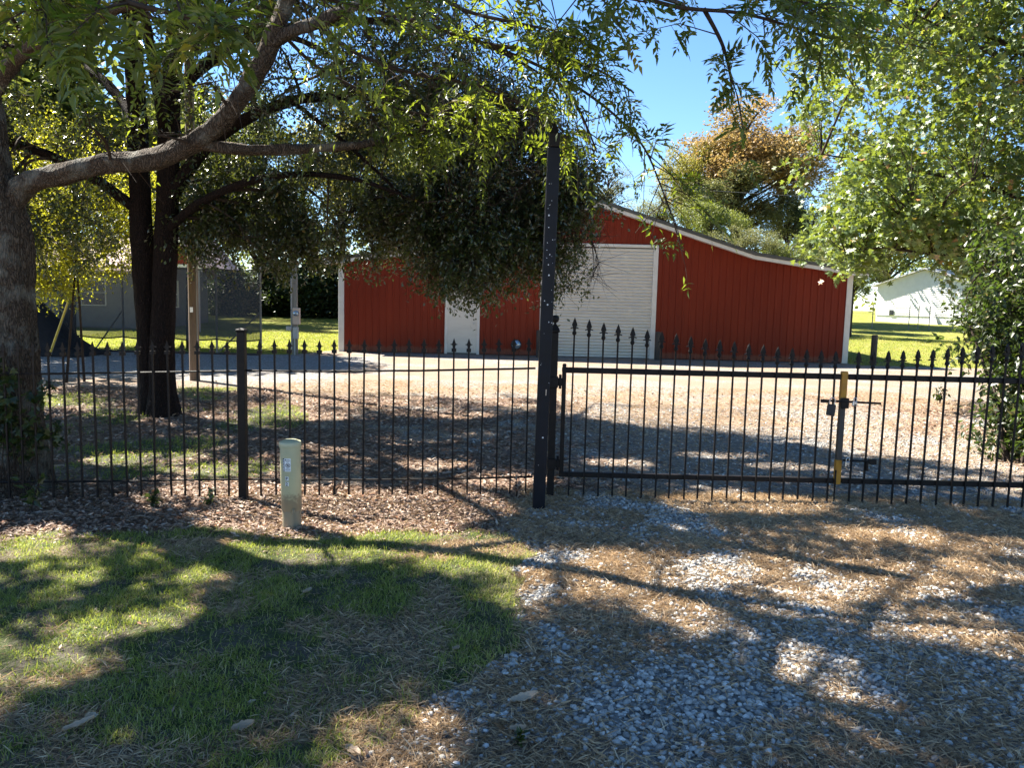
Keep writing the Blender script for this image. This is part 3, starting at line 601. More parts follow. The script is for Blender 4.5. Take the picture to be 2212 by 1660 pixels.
def wrap(name, mat, rects, parent, off, a0=-PI/2-.12):                # thin patch following the round shell; rects in metres across / height
    b = B()
    for (u0, u1, z0_, z1_) in rects:
        n = max(2, int((u1-u0)/.006)); rr = R0+off; vs = []
        for j in range(n+1):
            a = a0+(u0+(u1-u0)*j/n)/R0
            for r_ in (rr, rr-.0011):
                vs += [(r_*math.cos(a), r_*math.sin(a), z0_), (r_*math.cos(a), r_*math.sin(a), z1_)]
        fs = []
        for j in range(n): q = j*4; fs += [(q, q+4, q+5, q+1), (q+1, q+5, q+7, q+3), (q, q+2, q+6, q+4)]
        fs += [(0, 1, 3, 2), (n*4, n*4+2, n*4+3, n*4+1)]
        b.add(vs, fs)
    return b.obj(name, mat, parent)
zs = zt*.735
st = wrap('sticker', 'sticker_white', [(-.030, .032, zs-.045, zs+.055)], t, .0012)
wrap('sticker_strip', 'ink', [(-.030, -.016, zs-.045, zs+.055)], st, .0022)
wrap('sticker_lines', 'ink', [(-.010, -.002, zs+.042, zs+.050), (.0, .026, zs+.045, zs+.048), (-.011, .030, zs+.034, zs+.037), (.0, .020, zs+.027, zs+.029), (-.008, .028, zs-.028, zs-.025), (-.011, .030, zs-.037, zs-.034)], st, .0022)
wrap('strip_marks', 'sticker_white', [(-.027, -.019, zs-.040+k*.0115, zs-.034+k*.0115) for k in range(8)], st, .0032)
b = B(); a0 = -PI/2-.12+.010/R0; rr = R0+.0024; ring = []
def onshell(u, z): a = -PI/2-.12+u/R0; return (rr*math.cos(a), rr*math.sin(a), z)
cu, cz = .010, zs+.002; n = 24; vs = [onshell(cu+r_*math.cos(2*PI*j/n), cz+r_*math.sin(2*PI*j/n)) for r_ in (.018, .0145) for j in range(n)]
b.add(vs, [(j, (j+1) % n, n+(j+1) % n, n+j) for j in range(n)])
for (p, q, w) in (((-.0115, .0115), (.0115, -.0115), .002), ((-.008, -.007), (.003, .008), .0018), ((-.002, -.010), (.010, .004), .0018), ((-.010, .001), (.008, .009), .0012)):
    dx, dz = q[0]-p[0], q[1]-p[1]; l = math.hypot(dx, dz); nx_, nz_ = -dz/l*w, dx/l*w
    b.add([onshell(cu+p[0]+nx_, cz+p[1]+nz_), onshell(cu+p[0]-nx_, cz+p[1]-nz_), onshell(cu+q[0]-nx_, cz+q[1]-nz_), onshell(cu+q[0]+nx_, cz+q[1]+nz_)], [(0, 1, 2, 3)])
b.obj('no_dig_symbol', 'ink', st)
def letter(ch, u, z, size, parent):
    cu_ = bpy.data.curves.new('glyph', 'FONT'); cu_.body = ch; cu_.size = size; cu_.align_x = 'CENTER'; cu_.extrude = 0.0006; cu_.offset = size*.02
    to = bpy.data.objects.new('glyph', cu_); COL.objects.link(to); me = bpy.data.meshes.new_from_object(to.evaluated_get(bpy.context.evaluated_depsgraph_get())); bpy.data.objects.remove(to)
    a = -PI/2-.12+u/R0; o = mobj('letter', me, 'ink', parent, ((R0+.0032)*math.cos(a), (R0+.0032)*math.sin(a), z)); o.rotation_euler = (PI/2, 0, a+PI/2); return o
st2 = wrap('letter_patch', 'sticker_white', [(-.012, .014, zs-.115, zs-.085), (-.012, .014, zs-.158, zs-.128)], t, .0012)
letter('P', 0, zs-.112, .034, t); letter('2', 0, zs-.155, .034, t)
b = B(); a = -PI/2+.45; b.tube([(.078*math.cos(a), .078*math.sin(a), zj-.012), (.078*math.cos(a), .078*math.sin(a), zj+.02)], .012, 10); b.tube([(.0725*math.cos(a+.06), .0725*math.sin(a+.06), .01), (.0725*math.cos(a+.06), .0725*math.sin(a+.06), zj)], .0025, 6); b.obj('latch', 'pedestal_shell', t)
# ------------------------------------------------------------------ utility pole, guy wire, meter post
up = gnd(421, 822); upx, upy = float(up[0]), float(up[1])
t = thing('utility_pole', up, 'round brown timber utility pole behind the twin-trunk tree', 'pole')
b = B(); b.lathe([(.098, -.1), (.094, 1.5), (.085, 5), (.072, 9.6), (.05, 9.65)], (0, 0, 0), 16); smooth_by_angle(b.obj('shaft', 'pole_wood', t), 40)
b = B(); b.tube([(.085, -.05, 0), (.085, -.05, 6.0)], .014, 6); b.obj('ground_wire_cover', 'grey_post', t)
b = B(); b.lathe([(.012, 0), (.012, -.02), (.004, -.022)], (.0, -.093, 1.92), 8, 'y'); b.box((-.03, -.100, 1.35), (.03, -.090, 1.45)); b.obj('tag_plate', 'steel', t)
ga = gnd(101, 785); top = np.array([upx, upy, 7.9]); dv = top-ga
t = thing('guy_wire', ga, 'slanting guy wire with a long yellow plastic guard behind left trunk', 'guy wire')
b = B(); b.tube([(0, 0, -.1), tuple(dv*.999)], .006, 5); b.obj('wire', 'wire_grey', t)
u = dv/np.linalg.norm(dv); b = B(); b.tube([tuple(u*.35), tuple(u*2.5)], [.028, .024], 8); b.obj('yellow_guard', 'guy_yellow', t)
mp = gnd(640, 767); t = thing('meter_post', mp, 'weathered timber post carrying electric meter boxes by red barn', 'electric meter')
b = B(); b.box((-.10, -.06, -.1), (.04, .06, 3.3), .01); b.obj('timber', 'grey_post', t)
b = B(); b.tube([(-.125, -.03, .1), (-.125, -.03, 3.9)], .022, 8); b.tube([(-.02, -.085, .75), (-.02, -.085, .0)], .02, 8); b.obj('conduit', 'meter_grey', t)
b = B(); b.box((-.06, -.17, .90), (.15, -.061, 1.38), .012); mb = b.obj('meter_box', 'meter_beige', t)
b = B(); b.lathe([(.075, -.17), (.08, -.19), (.075, -.26), (.05, -.275)], (.055, 0, 1.22), 18, 'y'); b.obj('meter_glass', 'dial_glass', mb, smooth=True)
b = B(); b.box((-.06, -.16, .48), (.10, -.061, .82), .01); b.obj('breaker_box', 'meter_grey', t)
b = B(); b.box((-.26, -.14, .72), (-.101, -.02, .84), .01); b.obj('junction_box', 'meter_grey', t)
# ------------------------------------------------------------------ shade cloth screen
YS = 22.05
sx = [float(at(px, 760, YS)[0]) for px in (563, 468, 370, 267, 175, 60, -60)]
ZC0, ZC1 = .44, 2.45
t = thing('shade_screen', (sx[0], YS, 0), 'see-through black shade cloth stretched between grey posts over lawn', 'screen'); so = (sx[0], YS, 0)
for a in sx: b = B(); b.tube([(a, YS+.03, -.1), (a, YS+.03, 2.62)], .032, 8); b.obj('post', 'grey_post', t, org=so)
for z, r in ((ZC1, .018), (ZC0, .020), (.03, .028)):
    b = B(); n = 40; pts = []
    for j in range(n+1):
        x = sx[-1]+(sx[0]-sx[-1])*j/n; i = min(range(len(sx)-1), key=lambda q: abs((sx[q]+sx[q+1])/2-x)); u = (x-sx[i+1])/(sx[i]-sx[i+1]); pts.append((x, YS-.03, z-(.05*math.sin(PI*min(max(u, 0), 1)) if z > .1 else 0)))
    b.tube(pts, r, 6); b.obj('cable' if z > .1 else 'base_rail', 'rubber_black' if z > .1 else 'dark_post', t, org=so)
for i in range(len(sx)-1):
    a, c = sx[i+1], sx[i]; nx_, nz_ = 14, 8; V = []; F_ = []
    for jz in range(nz_+1):
        for jx in range(nx_+1):
            u, v = jx/nx_, jz/nz_; sag = -.05*math.sin(PI*u); V.append((a+(c-a)*u, YS-.032+.03*math.sin(6*u+i)*math.sin(PI*v), ZC0+(ZC1-ZC0)*v+sag))
    for jz in range(nz_):
        for jx in range(nx_): q = jz*(nx_+1)+jx; F_.append((q, q+1, q+nx_+2, q+nx_+1))
    B().add(V, F_).obj('cloth_panel', 'shade_cloth', t, org=so, smooth=True)
for a, dx in ((sx[0], -1.3), (sx[2], -.9), (sx[3], -.9)):
    b = B(); b.tube([(a, YS+.08, 1.25), (a+dx, YS+.12, .02)], .022, 7); b.obj('brace', 'grey_post', t, org=so)
# black tarpaulin thrown over a heap, left
tY = 20.6; c = at(95, 742, tY); g0 = float(gz(c[0], tY))
w = 3.4; V = []; F_ = []; n = 18; m = 14
for j in range(m+1):
    for i_ in range(n+1):
        u = i_/n; v = j/m; x = -2.0+w*u; ridge = interp(u, [(0, 1.0), (.35, 1.45), (.56, 1.42), (.63, 1.15), (1, .0)]); prof = math.sin(PI*min(max(v, .0), 1))**.7
        V.append((x, -.8+1.6*v, max(.0, ridge*prof + .05*math.sin(9*u+5*v)*prof)))
for j in range(m):
    for i_ in range(n): q = j*(n+1)+i_; F_.append((q, q+1, q+n+2, q+n+1))
tag(B().add(V, F_).obj('tarpaulin', 'black_tarp', None, (float(c[0]), tY, g0+.02)), 'black tarpaulin over a sloping heap beside the left tree trunk', 'tarpaulin')

# ------------------------------------------------------------------ house behind the screen
hy = 33.; xa, xb = float(at(-60, 700, hy)[0]), float(at(330, 700, hy)[0]); hz = float(gz(0, hy)); ho = (xb, hy, hz)
t = thing('house', ho, 'low grey-sided house with pinkish shingle roof behind the shade cloth', 'house')
b = B(); b.add([(x, y_, z) for x in (xa, xb) for y_, z in ((hy+.03, hz-.3), (hy+6, hz-.3), (hy+6, hz+2.4), (hy+3, hz+4.05), (hy+.03, hz+2.4))], [(4, 3, 2, 1, 0), (5, 6, 7, 8, 9), (0, 5, 9, 4), (1, 2, 7, 6)]); b.obj('wall', 'house_siding', t, org=ho)
sb = B().plate([(0, 0), (xb-xa, 0), (xb-xa, .215), (0, .215)], -.012, .0); sb.v = [(x, y_-(.018 if z < .1 else 0), z) for x, y_, z in sb.v]
first = None
for k in range(12):
    if first is None: first = sb.obj('siding_board', 'house_siding', t, (xa-xb, .012, .05+k*.21))
    else: like(first, 'siding_board', t, (xa-xb, .012, .05+k*.21))
rd = 4.2
for nm, pr in (('roof_plane', [(hy-.5, hz+2.45), (hy+3, hz+rd), (hy+3, hz+rd-.1), (hy-.5, hz+2.35)]), ('roof_plane', [(hy+6.5, hz+2.45), (hy+3, hz+rd), (hy+3, hz+rd-.1), (hy+6.5, hz+2.35)])):
    b = B(); V = [(xa-.4, y_, z) for y_, z in pr]+[(xb+.4, y_, z) for y_, z in pr]; b.add(V, [(0, 1, 2, 3), (7, 6, 5, 4)]+[(i_, i_+4, (i_+1) % 4+4, (i_+1) % 4) for i_ in range(4)])
    rp = b.obj(nm, 'shingle', t, org=ho)
for k in range(3):
    x = xa+1.6+k*3.1; b = B(); b.box((x, hy-.03, hz+.95), (x+1.1, hy+.02, hz+2.1), .01); wf = b.obj('window', 'white_trim', t, org=ho)
    for q in (0, 1):
        b = B(); b.box((x+.06, hy-.045, hz+1.0+.53*q), (x+1.04, hy-.031, hz+1.50+.53*q)); b.obj('pane', 'dark_window', wf, org=ho)
gx0, gx1 = float(at(300, 600, hy-1.2)[0]), float(at(425, 600, hy-1.2)[0]); gm = (gx0+gx1)/2
b = B(); b.plate([(gx0, hz+2.75), (gx1, hz+2.75), (gm, hz+4.3)], hy-1.2, hy-1.1); pg = b.obj('porch_gable', 'barn_red', t, org=ho)
for s in (-1, 1):
    e = gx0 if s < 0 else gx1; b = B(); b.plate([(e+s*.25, hz+2.62), (gm, hz+4.42), (gm, hz+4.26), (e+s*.25, hz+2.46)], hy-1.35, hy-1.21); b.obj('rake_trim', 'white_trim', pg, org=ho)
    b = B(); b.add([(e+s*.3, hy-1.4, hz+2.66), (gm, hy-1.4, hz+4.46), (gm, hy+3, hz+4.46), (e+s*.3, hy+3, hz+2.66)], [(0, 1, 2, 3)]); b.obj('gable_roof', 'shingle', pg, org=ho)
    b = B(); b.box((e-.07, hy-1.2, hz-.1), (e+.07, hy-1.06, hz+2.62)); b.obj('porch_post', 'white_trim', t, org=ho)
b = B(); b.box((gx0-.1, hy-1.24, hz+2.63), (gx1+.1, hy-1.05, hz+2.745)); b.obj('porch_beam', 'white_trim', t, org=ho)

# ------------------------------------------------------------------ white house beyond the lawn, wire fence, overhead line
hc = at(1992, 700, 60.); wz = float(gz(hc[0], 60.))-.02; HW = 3.7; EV, PKZ = 3.0, 4.2
t = thing('white_house', (hc[0], 60., wz), 'small white clapboard house seen across lawn beyond the barn', 'house'); t.rotation_euler = (0, 0, -.90)
def hwz(z): return HW if z <= EV else HW*(PKZ-z)/(PKZ-EV)
for k in range(24):
    z0_ = .62+k*.15; z1_ = min(z0_+.156, PKZ-.005)
    if z0_ > PKZ-.03: break
    w0, w1 = hwz(z0_), hwz(z1_)
    b = B(); b.add([(-w0, -.03, z0_), (w0, -.03, z0_), (w1, 0, z1_), (-w1, 0, z1_), (-w0, 0, z0_), (w0, 0, z0_)], [(0, 1, 2, 3), (0, 4, 5, 1), (0, 3, 4), (1, 5, 2)]); b.obj('clapboard', 'white_siding', t)
b = B(); b.plate([(-HW+.02, .6), (HW-.02, .6), (HW-.02, EV-.03), (0, PKZ-.03), (-HW+.02, EV-.03)], .005, 9); b.obj('wall', 'white_siding', t)
nsk = 8; ws = 2*HW/nsk
for k in range(nsk): b = B(); b.box((-HW+k*ws+.006, .02, -.4), (-HW+(k+1)*ws-.006, .06, .61), .004); b.obj('skirting_panel', 'white_siding', t)
b = B(); b.box((-HW+.04, .07, -.4), (HW-.04, 8.9, .58)); b.obj('crawl_space', 'house_siding', t)
b = B(); q = [(.6, -.3, -.1), (1.3, -.3, -.1), (.85, -.04, .95), (.6, -.04, .95)]; b.add(q+[(x, y_+.03, z) for x, y_, z in q], [(0, 1, 2, 3), (7, 6, 5, 4)]+[(i_, i_+4, (i_+1) % 4+4, (i_+1) % 4) for i_ in range(4)]); b.obj('leaning_panel', 'meter_grey', t)
b = B(); b.box((-2.6, -.06, .62), (-2.25, -.031, 1.0)); b.obj('vent', 'dark_window', t)
for s_ in (-1, 1):
    b = B(); e = s_*(HW+.3); b.plate([(e, EV-.12), (0, PKZ+.03), (0, PKZ+.13), (e, EV-.02)], -.35, 9.3); b.obj('roof_plane', 'meter_grey', t)
plain('orange_paint', (.55, .20, .04), (.45, .16, .04))
b = B(); b.box((HW+.35, 1.0, 2.35), (HW+3.2, 6.5, 2.5)); pr = b.obj('porch_roof', 'white_trim', t)
b = B(); b.box((HW+3.21, 1.1, 2.1), (HW+3.26, 6.4, 2.4)); b.obj('valance', 'orange_paint', pr)
for y_ in (1.2, 3.7, 6.3): b = B(); b.box((HW+3.0, y_-.06, -.4), (HW+3.12, y_+.06, 2.349)); b.obj('porch_post', 'white_trim', t)
fy = 50.; t = thing('wire_fence', (at(1880, 700, fy)[0], fy, gz(0, fy)), 'thin wire fence on slim posts crossing lawn before white house', 'fence'); wo = tuple(t.location)
fx = [float(at(px, 700, fy)[0]) for px in (1884, 1963, 1983, 2007, 2058, 2110, 2180)]
for x in fx: b = B(); b.tube([(x, fy, wo[2]-.1), (x, fy, wo[2]+1.55)], .03, 6); b.obj('post', 'grey_post', t, org=wo)
for z in (.5, .95, 1.4): b = B(); b.tube([(x, fy-.03, wo[2]+z) for x in fx], .008, 4); b.obj('wire', 'wire_grey', t, org=wo)
p0 = at(1130, 372, 44); p1 = at(1300, 393, 42); p2 = at(1680, 421, 40); p3 = at(2300, 452, 38)
b = B(); b.tube([tuple(q) for q in spline([p0, p1, p2, p3], 10)], .013, 5); tag(b.obj('power_line', 'wire_grey', None, tuple(p1), org=tuple(p1)), 'thin overhead cable crossing the sky above barn roof', 'cable')
# ------------------------------------------------------------------ trees
def tree_trunk_mesh(paths, name, n=40, bark=.0, org=(0, 0, 0), seg=10, freq=22):
    g = G()
    for pts, rad in paths:
        P = spline(pts, seg); r = np.interp(np.linspace(0, 1, len(P)), np.linspace(0, 1, len(rad)), rad); m = len(P)
        nn = n if max(rad) > .12 else (16 if max(rad) > .04 else 7)
        V, T = np_tube(P, r, nn)
        if bark and max(rad) > .04:
            Q = V.reshape(m, nn, 3); cen = P[:, None]; R_ = Q-cen; th = np.arange(nn)/nn; s = np.concatenate([[0], np.cumsum(np.linalg.norm(np.diff(P, axis=0), axis=1))])
            TH, SS = np.meshgrid(th, s); k = max(6, int(freq*2*PI*max(rad)))
            ns = vnoise((TH % 1)*k + 1.3*vnoise(TH*5, SS*5, 8), SS*6, 5)*(.5-np.abs(TH-.5) > .02) + .5*vnoise(TH*k*2.1, SS*15, 6)
            lump = vnoise(TH*3.001, SS*1.6, 12)-.5
            V = (cen + R_*(1 + bark*(ns-.6)/np.maximum(r, .03)[:, None]*1.0 + .16*lump*np.sin(PI*TH))[..., None]).reshape(-1, 3)
        g.add(V, T, None, 0)
    return g.mesh(name, org, smooth=True)
def ell(c, r, n, shell=2.2):
    d = unit(rng.normal(size=(n, 3))); s = rng.random(n)**(1/shell); return np.array(c)+d*s[:, None]*np.array(r)
def branch_net(g, C, skel, K, r_sub=(.04, .012), r_tw=(.012, .004), mi=1):
    if len(C) == 0: return
    pts = [skel]; sub = C[rng.choice(len(C), min(K, len(C)), False)]
    for c in sub:
        w = np.linalg.norm(skel-c, axis=1) + .5*np.maximum(skel[:, 2]-c[2], 0); s = skel[np.argmin(w)]; L = np.linalg.norm(c-s)
        P = spline([s, s+(c-s)*.35+np.array([0, 0, .10*L])+rng.normal(size=3)*.06*L, s+(c-s)*.7+np.array([0, 0, .08*L])+rng.normal(size=3)*.05*L, c], 3)
        V, T = np_tube(P, np.linspace(r_sub[0]*min(1, L/3+.3), r_sub[1], len(P)), 5); g.add(V, T, None, mi); pts.append(P[3:])
    A = np.concatenate(pts)
    for c in C:
        s = A[np.argmin(np.linalg.norm(A-c, axis=1)+.4*np.maximum(A[:, 2]-c[2]-.3, 0))]
        L = np.linalg.norm(c-s)
        if L < .05 or L > 4: continue
        P = np.array([s, s+(c-s)*.5+np.array([0, 0, .1*L])+rng.normal(size=3)*.06*L, c]); V, T = np_tube(P, [r_tw[0], r_tw[0]*.7, r_tw[1]], 3); g.add(V, T, None, mi)
def clump_pts(C, rad, nt, nl, droop=-.15):
    M = len(C); D = unit(rng.normal(size=(M, nt, 3))+np.array([0, 0, droop])); L = rad[:, None]*(.5+.6*rng.random((M, nt)))
    s = .12+.88*rng.random((M, nt, nl)); P = C[:, None, None]+D[:, :, None]*(L[..., None]*s)[..., None] + rng.normal(size=(M, nt, nl, 3))*.035
    P[..., 2] -= .12*(L[..., None]*s)**2
    DD = np.broadcast_to(D[:, :, None], P.shape)*.6 + rng.normal(size=P.shape)*.55 + np.array([0, 0, -.25])
    ci = np.broadcast_to(np.arange(M)[:, None, None], P.shape[:3]).ravel(); ends = C[:, None]+D*L[..., None]
    return P.reshape(-1, 3), DD.reshape(-1, 3), ci, ends
def inview(P, m=60): px, py = proj(P); q = (P[:, 1] > .3); return q & (px > -m) & (px < 2212+m) & (py > -m) & (py < 1660+m)
def nrm(n, tilt=.8): return np.array([0, 0, 1.])+rng.normal(size=(n, 3))*tilt
def ribbons(g, A, Bv, w, mi):
    n = len(A); s = unit(np.cross(Bv-A, rng.normal(size=(n, 3))))*w/2
    V = np.stack([A-s, A+s, Bv+s*.4, Bv-s*.4], 1).reshape(-1, 3); i = np.arange(n)[:, None]*4
    g.add(V, np.concatenate([i+np.array([[0, 1, 2]]), i+np.array([[0, 2, 3]])]), None, mi)

# --- pecan at the left edge of the frame -------------------------------------------------
pb = np.array([-4.66, 7.0, float(gz(-4.66, 7.0))])
pecan = thing('pecan_tree', pb, 'big rough-barked tree at left frame edge with a thick bent limb', 'tree')
def pth(l): return [at(px, py, d) for px, py, d in l]
trunk_paths = [
    ([(-4.74, 7.0, -.5), (-4.70, 7.0, -.12), (-4.67, 7.0, .25), (-4.66, 7, .8), (-4.655, 7, 1.5), (-4.66, 7, 2.2), (-4.74, 7.0, 2.9), (-4.80, 7.0, 4.4), (-4.6, 7.0, 6.4), (-4.3, 7.1, 8.6)], [.52, .43, .33, .285, .27, .275, .19, .155, .12, .04]),
    (pth([(10, 455, 7.0), (55, 398, 6.98), (150, 372, 6.9), (235, 352, 6.85), (320, 348, 6.8), (420, 308, 6.7), (492, 245, 6.6), (556, 150, 6.5), (598, 60, 6.4), (640, -40, 6.2), (740, -180, 6.0), (950, -330, 5.9)]), [.12, .098, .086, .084, .084, .079, .069, .063, .054, .042, .02]),
    (pth([(560, 150, 6.5), (590, 88, 6.42), (680, 50, 6.3), (760, 15, 6.2), (900, -45, 6.1), (1100, -70, 6.0), (1300, -40, 5.9), (1480, 10, 5.8)]), [.05, .05, .042, .036, .03, .024, .018, .010]),
    (pth([(430, 310, 6.7), (500, 322, 6.75), (620, 322, 6.9), (780, 312, 7.1), (900, 285, 7.3), (1010, 262, 7.4)]), [.05, .042, .036, .028, .02, .008]),
    (pth([(-15, 200, 7.0), (30, 130, 6.8), (90, 88, 6.5), (160, 55, 6.2), (280, 10, 5.9), (420, -40, 5.6)]), [.07, .06, .05, .042, .03, .015]),
    (pth([(640, -40, 6.2), (560, -160, 6.0), (420, -260, 5.6), (250, -330, 5.2)]), [.06, .05, .03, .015]),
]
mobj('trunk', tree_trunk_mesh(trunk_paths, 'pecan_trunk', 72, .030, pb, 14, 30), 'pecan_bark', pecan)
g = G()
sprays = [ # foliage-bearing boughs: pixel, pixel, depth
    [(760, 15, 6.2), (900, 45, 6.2), (1050, 95, 6.2), (1180, 150, 6.3), (1300, 225, 6.4), (1385, 310, 6.5), (1425, 395, 6.6), (1440, 440, 6.6)],
    [(1300, -40, 5.9), (1450, 12, 5.8), (1600, 28, 5.7), (1720, 60, 5.6), (1800, 85, 5.6)],
    [(1520, 18, 5.8), (1560, 95, 5.8), (1578, 165, 5.8), (1580, 215, 5.8)],
    [(680, 50, 6.3), (780, 120, 6.4), (900, 160, 6.5), (1030, 185, 6.6), (1150, 240, 6.7), (1220, 285, 6.8)],
    [(598, 60, 6.4), (680, 140, 6.7), (770, 190, 6.9), (860, 235, 7.0), (950, 250, 7.1)],
    [(900, -45, 6.1), (1000, 20, 6.0), (1120, 50, 5.9), (1230, 75, 5.9), (1300, 120, 5.9)],
    [(1050, 95, 6.2), (1180, 115, 6.1), (1290, 150, 6.1), (1370, 200, 6.1)],
    [(1180, 150, 6.3), (1240, 220, 6.4), (1270, 280, 6.4), (1290, 330, 6.5)],
    [(280, 10, 5.9), (370, 60, 5.8), (440, 90, 5.7), (500, 110, 5.6)],
    [(240, 352, 6.8), (230, 310, 6.6), (210, 285, 6.4), (185, 270, 6.2)],
    [(420, 312, 6.7), (380, 300, 6.5), (330, 290, 6.3)],
    [(500, 240, 6.6), (470, 200, 6.4), (450, 180, 6.2), (400, 190, 6.0)],
    [(900, 285, 7.3), (960, 240, 7.2), (1040, 225, 7.1)],
    [(30, -100, 3.6), (160, -40, 3.3), (280, 5, 3.1), (380, 30, 3.0), (440, 40, 3.0)],
    [(-60, -60, 3.4), (40, -10, 3.2), (120, 20, 3.1)],
    [(500, -90, 4.4), (620, -40, 4.3), (720, 0, 4.3), (800, 20, 4.3)],
    [(1000, -90, 5.4), (1150, -30, 5.3), (1290, -15, 5.2), (1400, 5, 5.2)],
    [(1600, -60, 5.4), (1700, -10, 5.3), (1790, 20, 5.3)],
]
BP, BD, BS = [], [], []
def compound(P, D, Nn, L, tpl, npair, lw, g, tint, mi=0, pad=.06):
    K = len(P); D = unit(D); Sd = unit(np.cross(Nn, D)); s = np.linspace(.22, .95, npair)
    for side in (-1, 1):
        for si in s:
            q = P+D*(L*si)[:, None] - np.array([0, 0, 1])*(.18*L*si*si)[:, None]; d = D*.55+side*Sd*.9+rng.normal(size=P.shape)*.2-np.array([0, 0, .10])
            ll = L*.40*(.65+.5*math.sin(PI*min(si+.1, 1)))*(.85+.3*rng.random(K)); h = ~holes(q, d, ll, pad); V, T, r = leaves(tpl, q[h], d[h], (Nn+rng.normal(size=P.shape)*.25)[h], ll[h], (L*lw*(.9+.2*rng.random(K)))[h], np.clip(tint+rng.normal(size=K)*.1, 0, 1)[h]); g.add(V, T, r, mi)
    q = P+D*(L*.98)[:, None]-np.array([0, 0, .18])*(L)[:, None]; V, T, r = leaves(tpl, q, D-np.array([0, 0, .4]), Nn, L*.42, L*lw, tint); g.add(V, T, r, mi)
    ribbons(g, P, P+D*(L*.98)[:, None]-np.array([0, 0, .16])*L[:, None], .004, 1)
cl_P, cl_D, cl_t = [], [], []
def open_sky(px, py): return ((((px-1455)/110)**2+((py-165)/95)**2 < 1) | (((px-1640)/38)**2+((py-230)/90)**2 < 1))
def holes(P, D, L, pad): return sunny(P+unit(D)*(L*.5)[:, None], pad)
for sp in sprays:
    P = spline(pth(sp), 8); near = sp[0][2] < 4.0; left_ = sp[-1][0] < 560
    V, T = np_tube(P, np.linspace(.018, .005, len(P)), 6); g.add(V, T, None, 1)
    seg = np.linalg.norm(np.diff(P, axis=0), axis=1); tot = seg.sum(); nb = max(4, int(tot/(.042 if not near else .05)))
    for k in range(nb):
        u = (.10+.92*k/nb); i = min(int(u*(len(P)-1)), len(P)-2); a = P[i]; d0 = unit(P[i+1]-P[i]); dr = unit(d0*.5+rng.normal(size=3)*.75+np.array([0, 0, -.18])); ln = (.25+.45*rng.random())*(1.15-.4*u)*(.6 if near else 1)
        e = a+dr*ln+np.array([0, 0, -.22*ln]); qx, qy = proj(np.array([e, a+dr*ln*.5]))
        if left_ and not near and rng.random() < .35: continue
        if near and qy[0] > 110: continue
        if open_sky(qx, qy).any() or (qx[0] > 1240 and rng.random() < .4): continue
        m_ = a+dr*ln*.5; V, T = np_tube(np.array([a, m_, e]), [.006, .004, .002], 3); g.add(V, T, None, 1)
        nl = rng.integers(4, 7); f = np.linspace(.35, 1, nl)
        for ff in f:
            q = a+(m_-a)*min(1, ff*2) if ff < .5 else m_+(e-m_)*(ff*2-1); cl_P.append(q); cl_D.append(unit(dr*.7+rng.normal(size=3)*.6+np.array([0, 0, -.25]))); cl_t.append(rng.random())
cl_P = np.array(cl_P); cl_D = np.array(cl_D); cl_t = np.array(cl_t)*.8
ppx, ppy = proj(cl_P); ok = ~sunny(cl_P, .10) | (rng.random(len(cl_P)) < .2)
limb = spline(trunk_paths[1][0], 12); lx, ly = proj(limb); dl = np.min(np.hypot(ppx[:, None]-lx[None, 20:], ppy[:, None]-ly[None, 20:]), 1); ok &= ~((dl < 80) & (cl_P[:, 1] < 6.95))
ok &= ~open_sky(ppx, ppy) & ~((ppx > 620) & (ppx < 1240) & (ppy < 120) & (rng.random(len(ppx)) < .3))
cl_P, cl_D, cl_t = cl_P[ok], cl_D[ok], cl_t[ok]; print('pecan leaves', len(cl_P))
cl_t = np.where(rng.random(len(cl_t)) < .04, 1., cl_t)
hg_ = cast(cl_P); GRID = set(map(tuple, np.floor(hg_[fbm(hg_[:, 0]*.9, hg_[:, 1]*.9, 55) > .46]/.16).astype(int)))
compound(cl_P, cl_D, nrm(len(cl_P), .5), .15+.08*rng.random(len(cl_P)), LT_LANCE, 5, .135, g, cl_t)
# the upper crown, above the frame
C = np.concatenate([ell((-3.9, 7.6, 8.2), (4.6, 3.6, 2.9), 900, 2.6), ell((-1.2, 6.6, 6.9), (2.6, 2.4, 1.7), 330, 2.6), ell((-6.2, 6.5, 7), (3, 3, 2.2), 260)])
px_, py_ = proj(C); C = C[(C[:, 2] > 4.4) & ((py_ < -120) | (px_ < -150) | (C[:, 1] < 1.5))]
sk = np.concatenate([spline(trunk_paths[0][0], 8)[50:], spline(trunk_paths[1][0], 6)[40:], spline(trunk_paths[5][0], 6)]); CC = C[~sunny(C, .35)]
branch_net(g, CC, sk, 60, (.05, .014), (.012, .005))
P, D, ci, en = clump_pts(CC, np.full(len(CC), .62), 6, 2, -.1)
px_, py_ = proj(P); ok = ~sunny(P, .26) & ((py_ < -30) | (px_ < -60)); hc_ = np.floor(cast(P)/.16).astype(int); ok &= ~np.array([tuple(q) in GRID for q in hc_]); P, D = P[ok], D[ok]; print('upper pecan', len(P))
compound(P, D, nrm(len(P), .5), .30+.12*rng.random(len(P)), LT_DIAMOND, 3, .15, g, rng.random(len(P))*.8, 0, .12)
cr = mobj('crown', g.mesh('pecan_crown', pb), ['pecan_leaf', 'twig'], pecan)

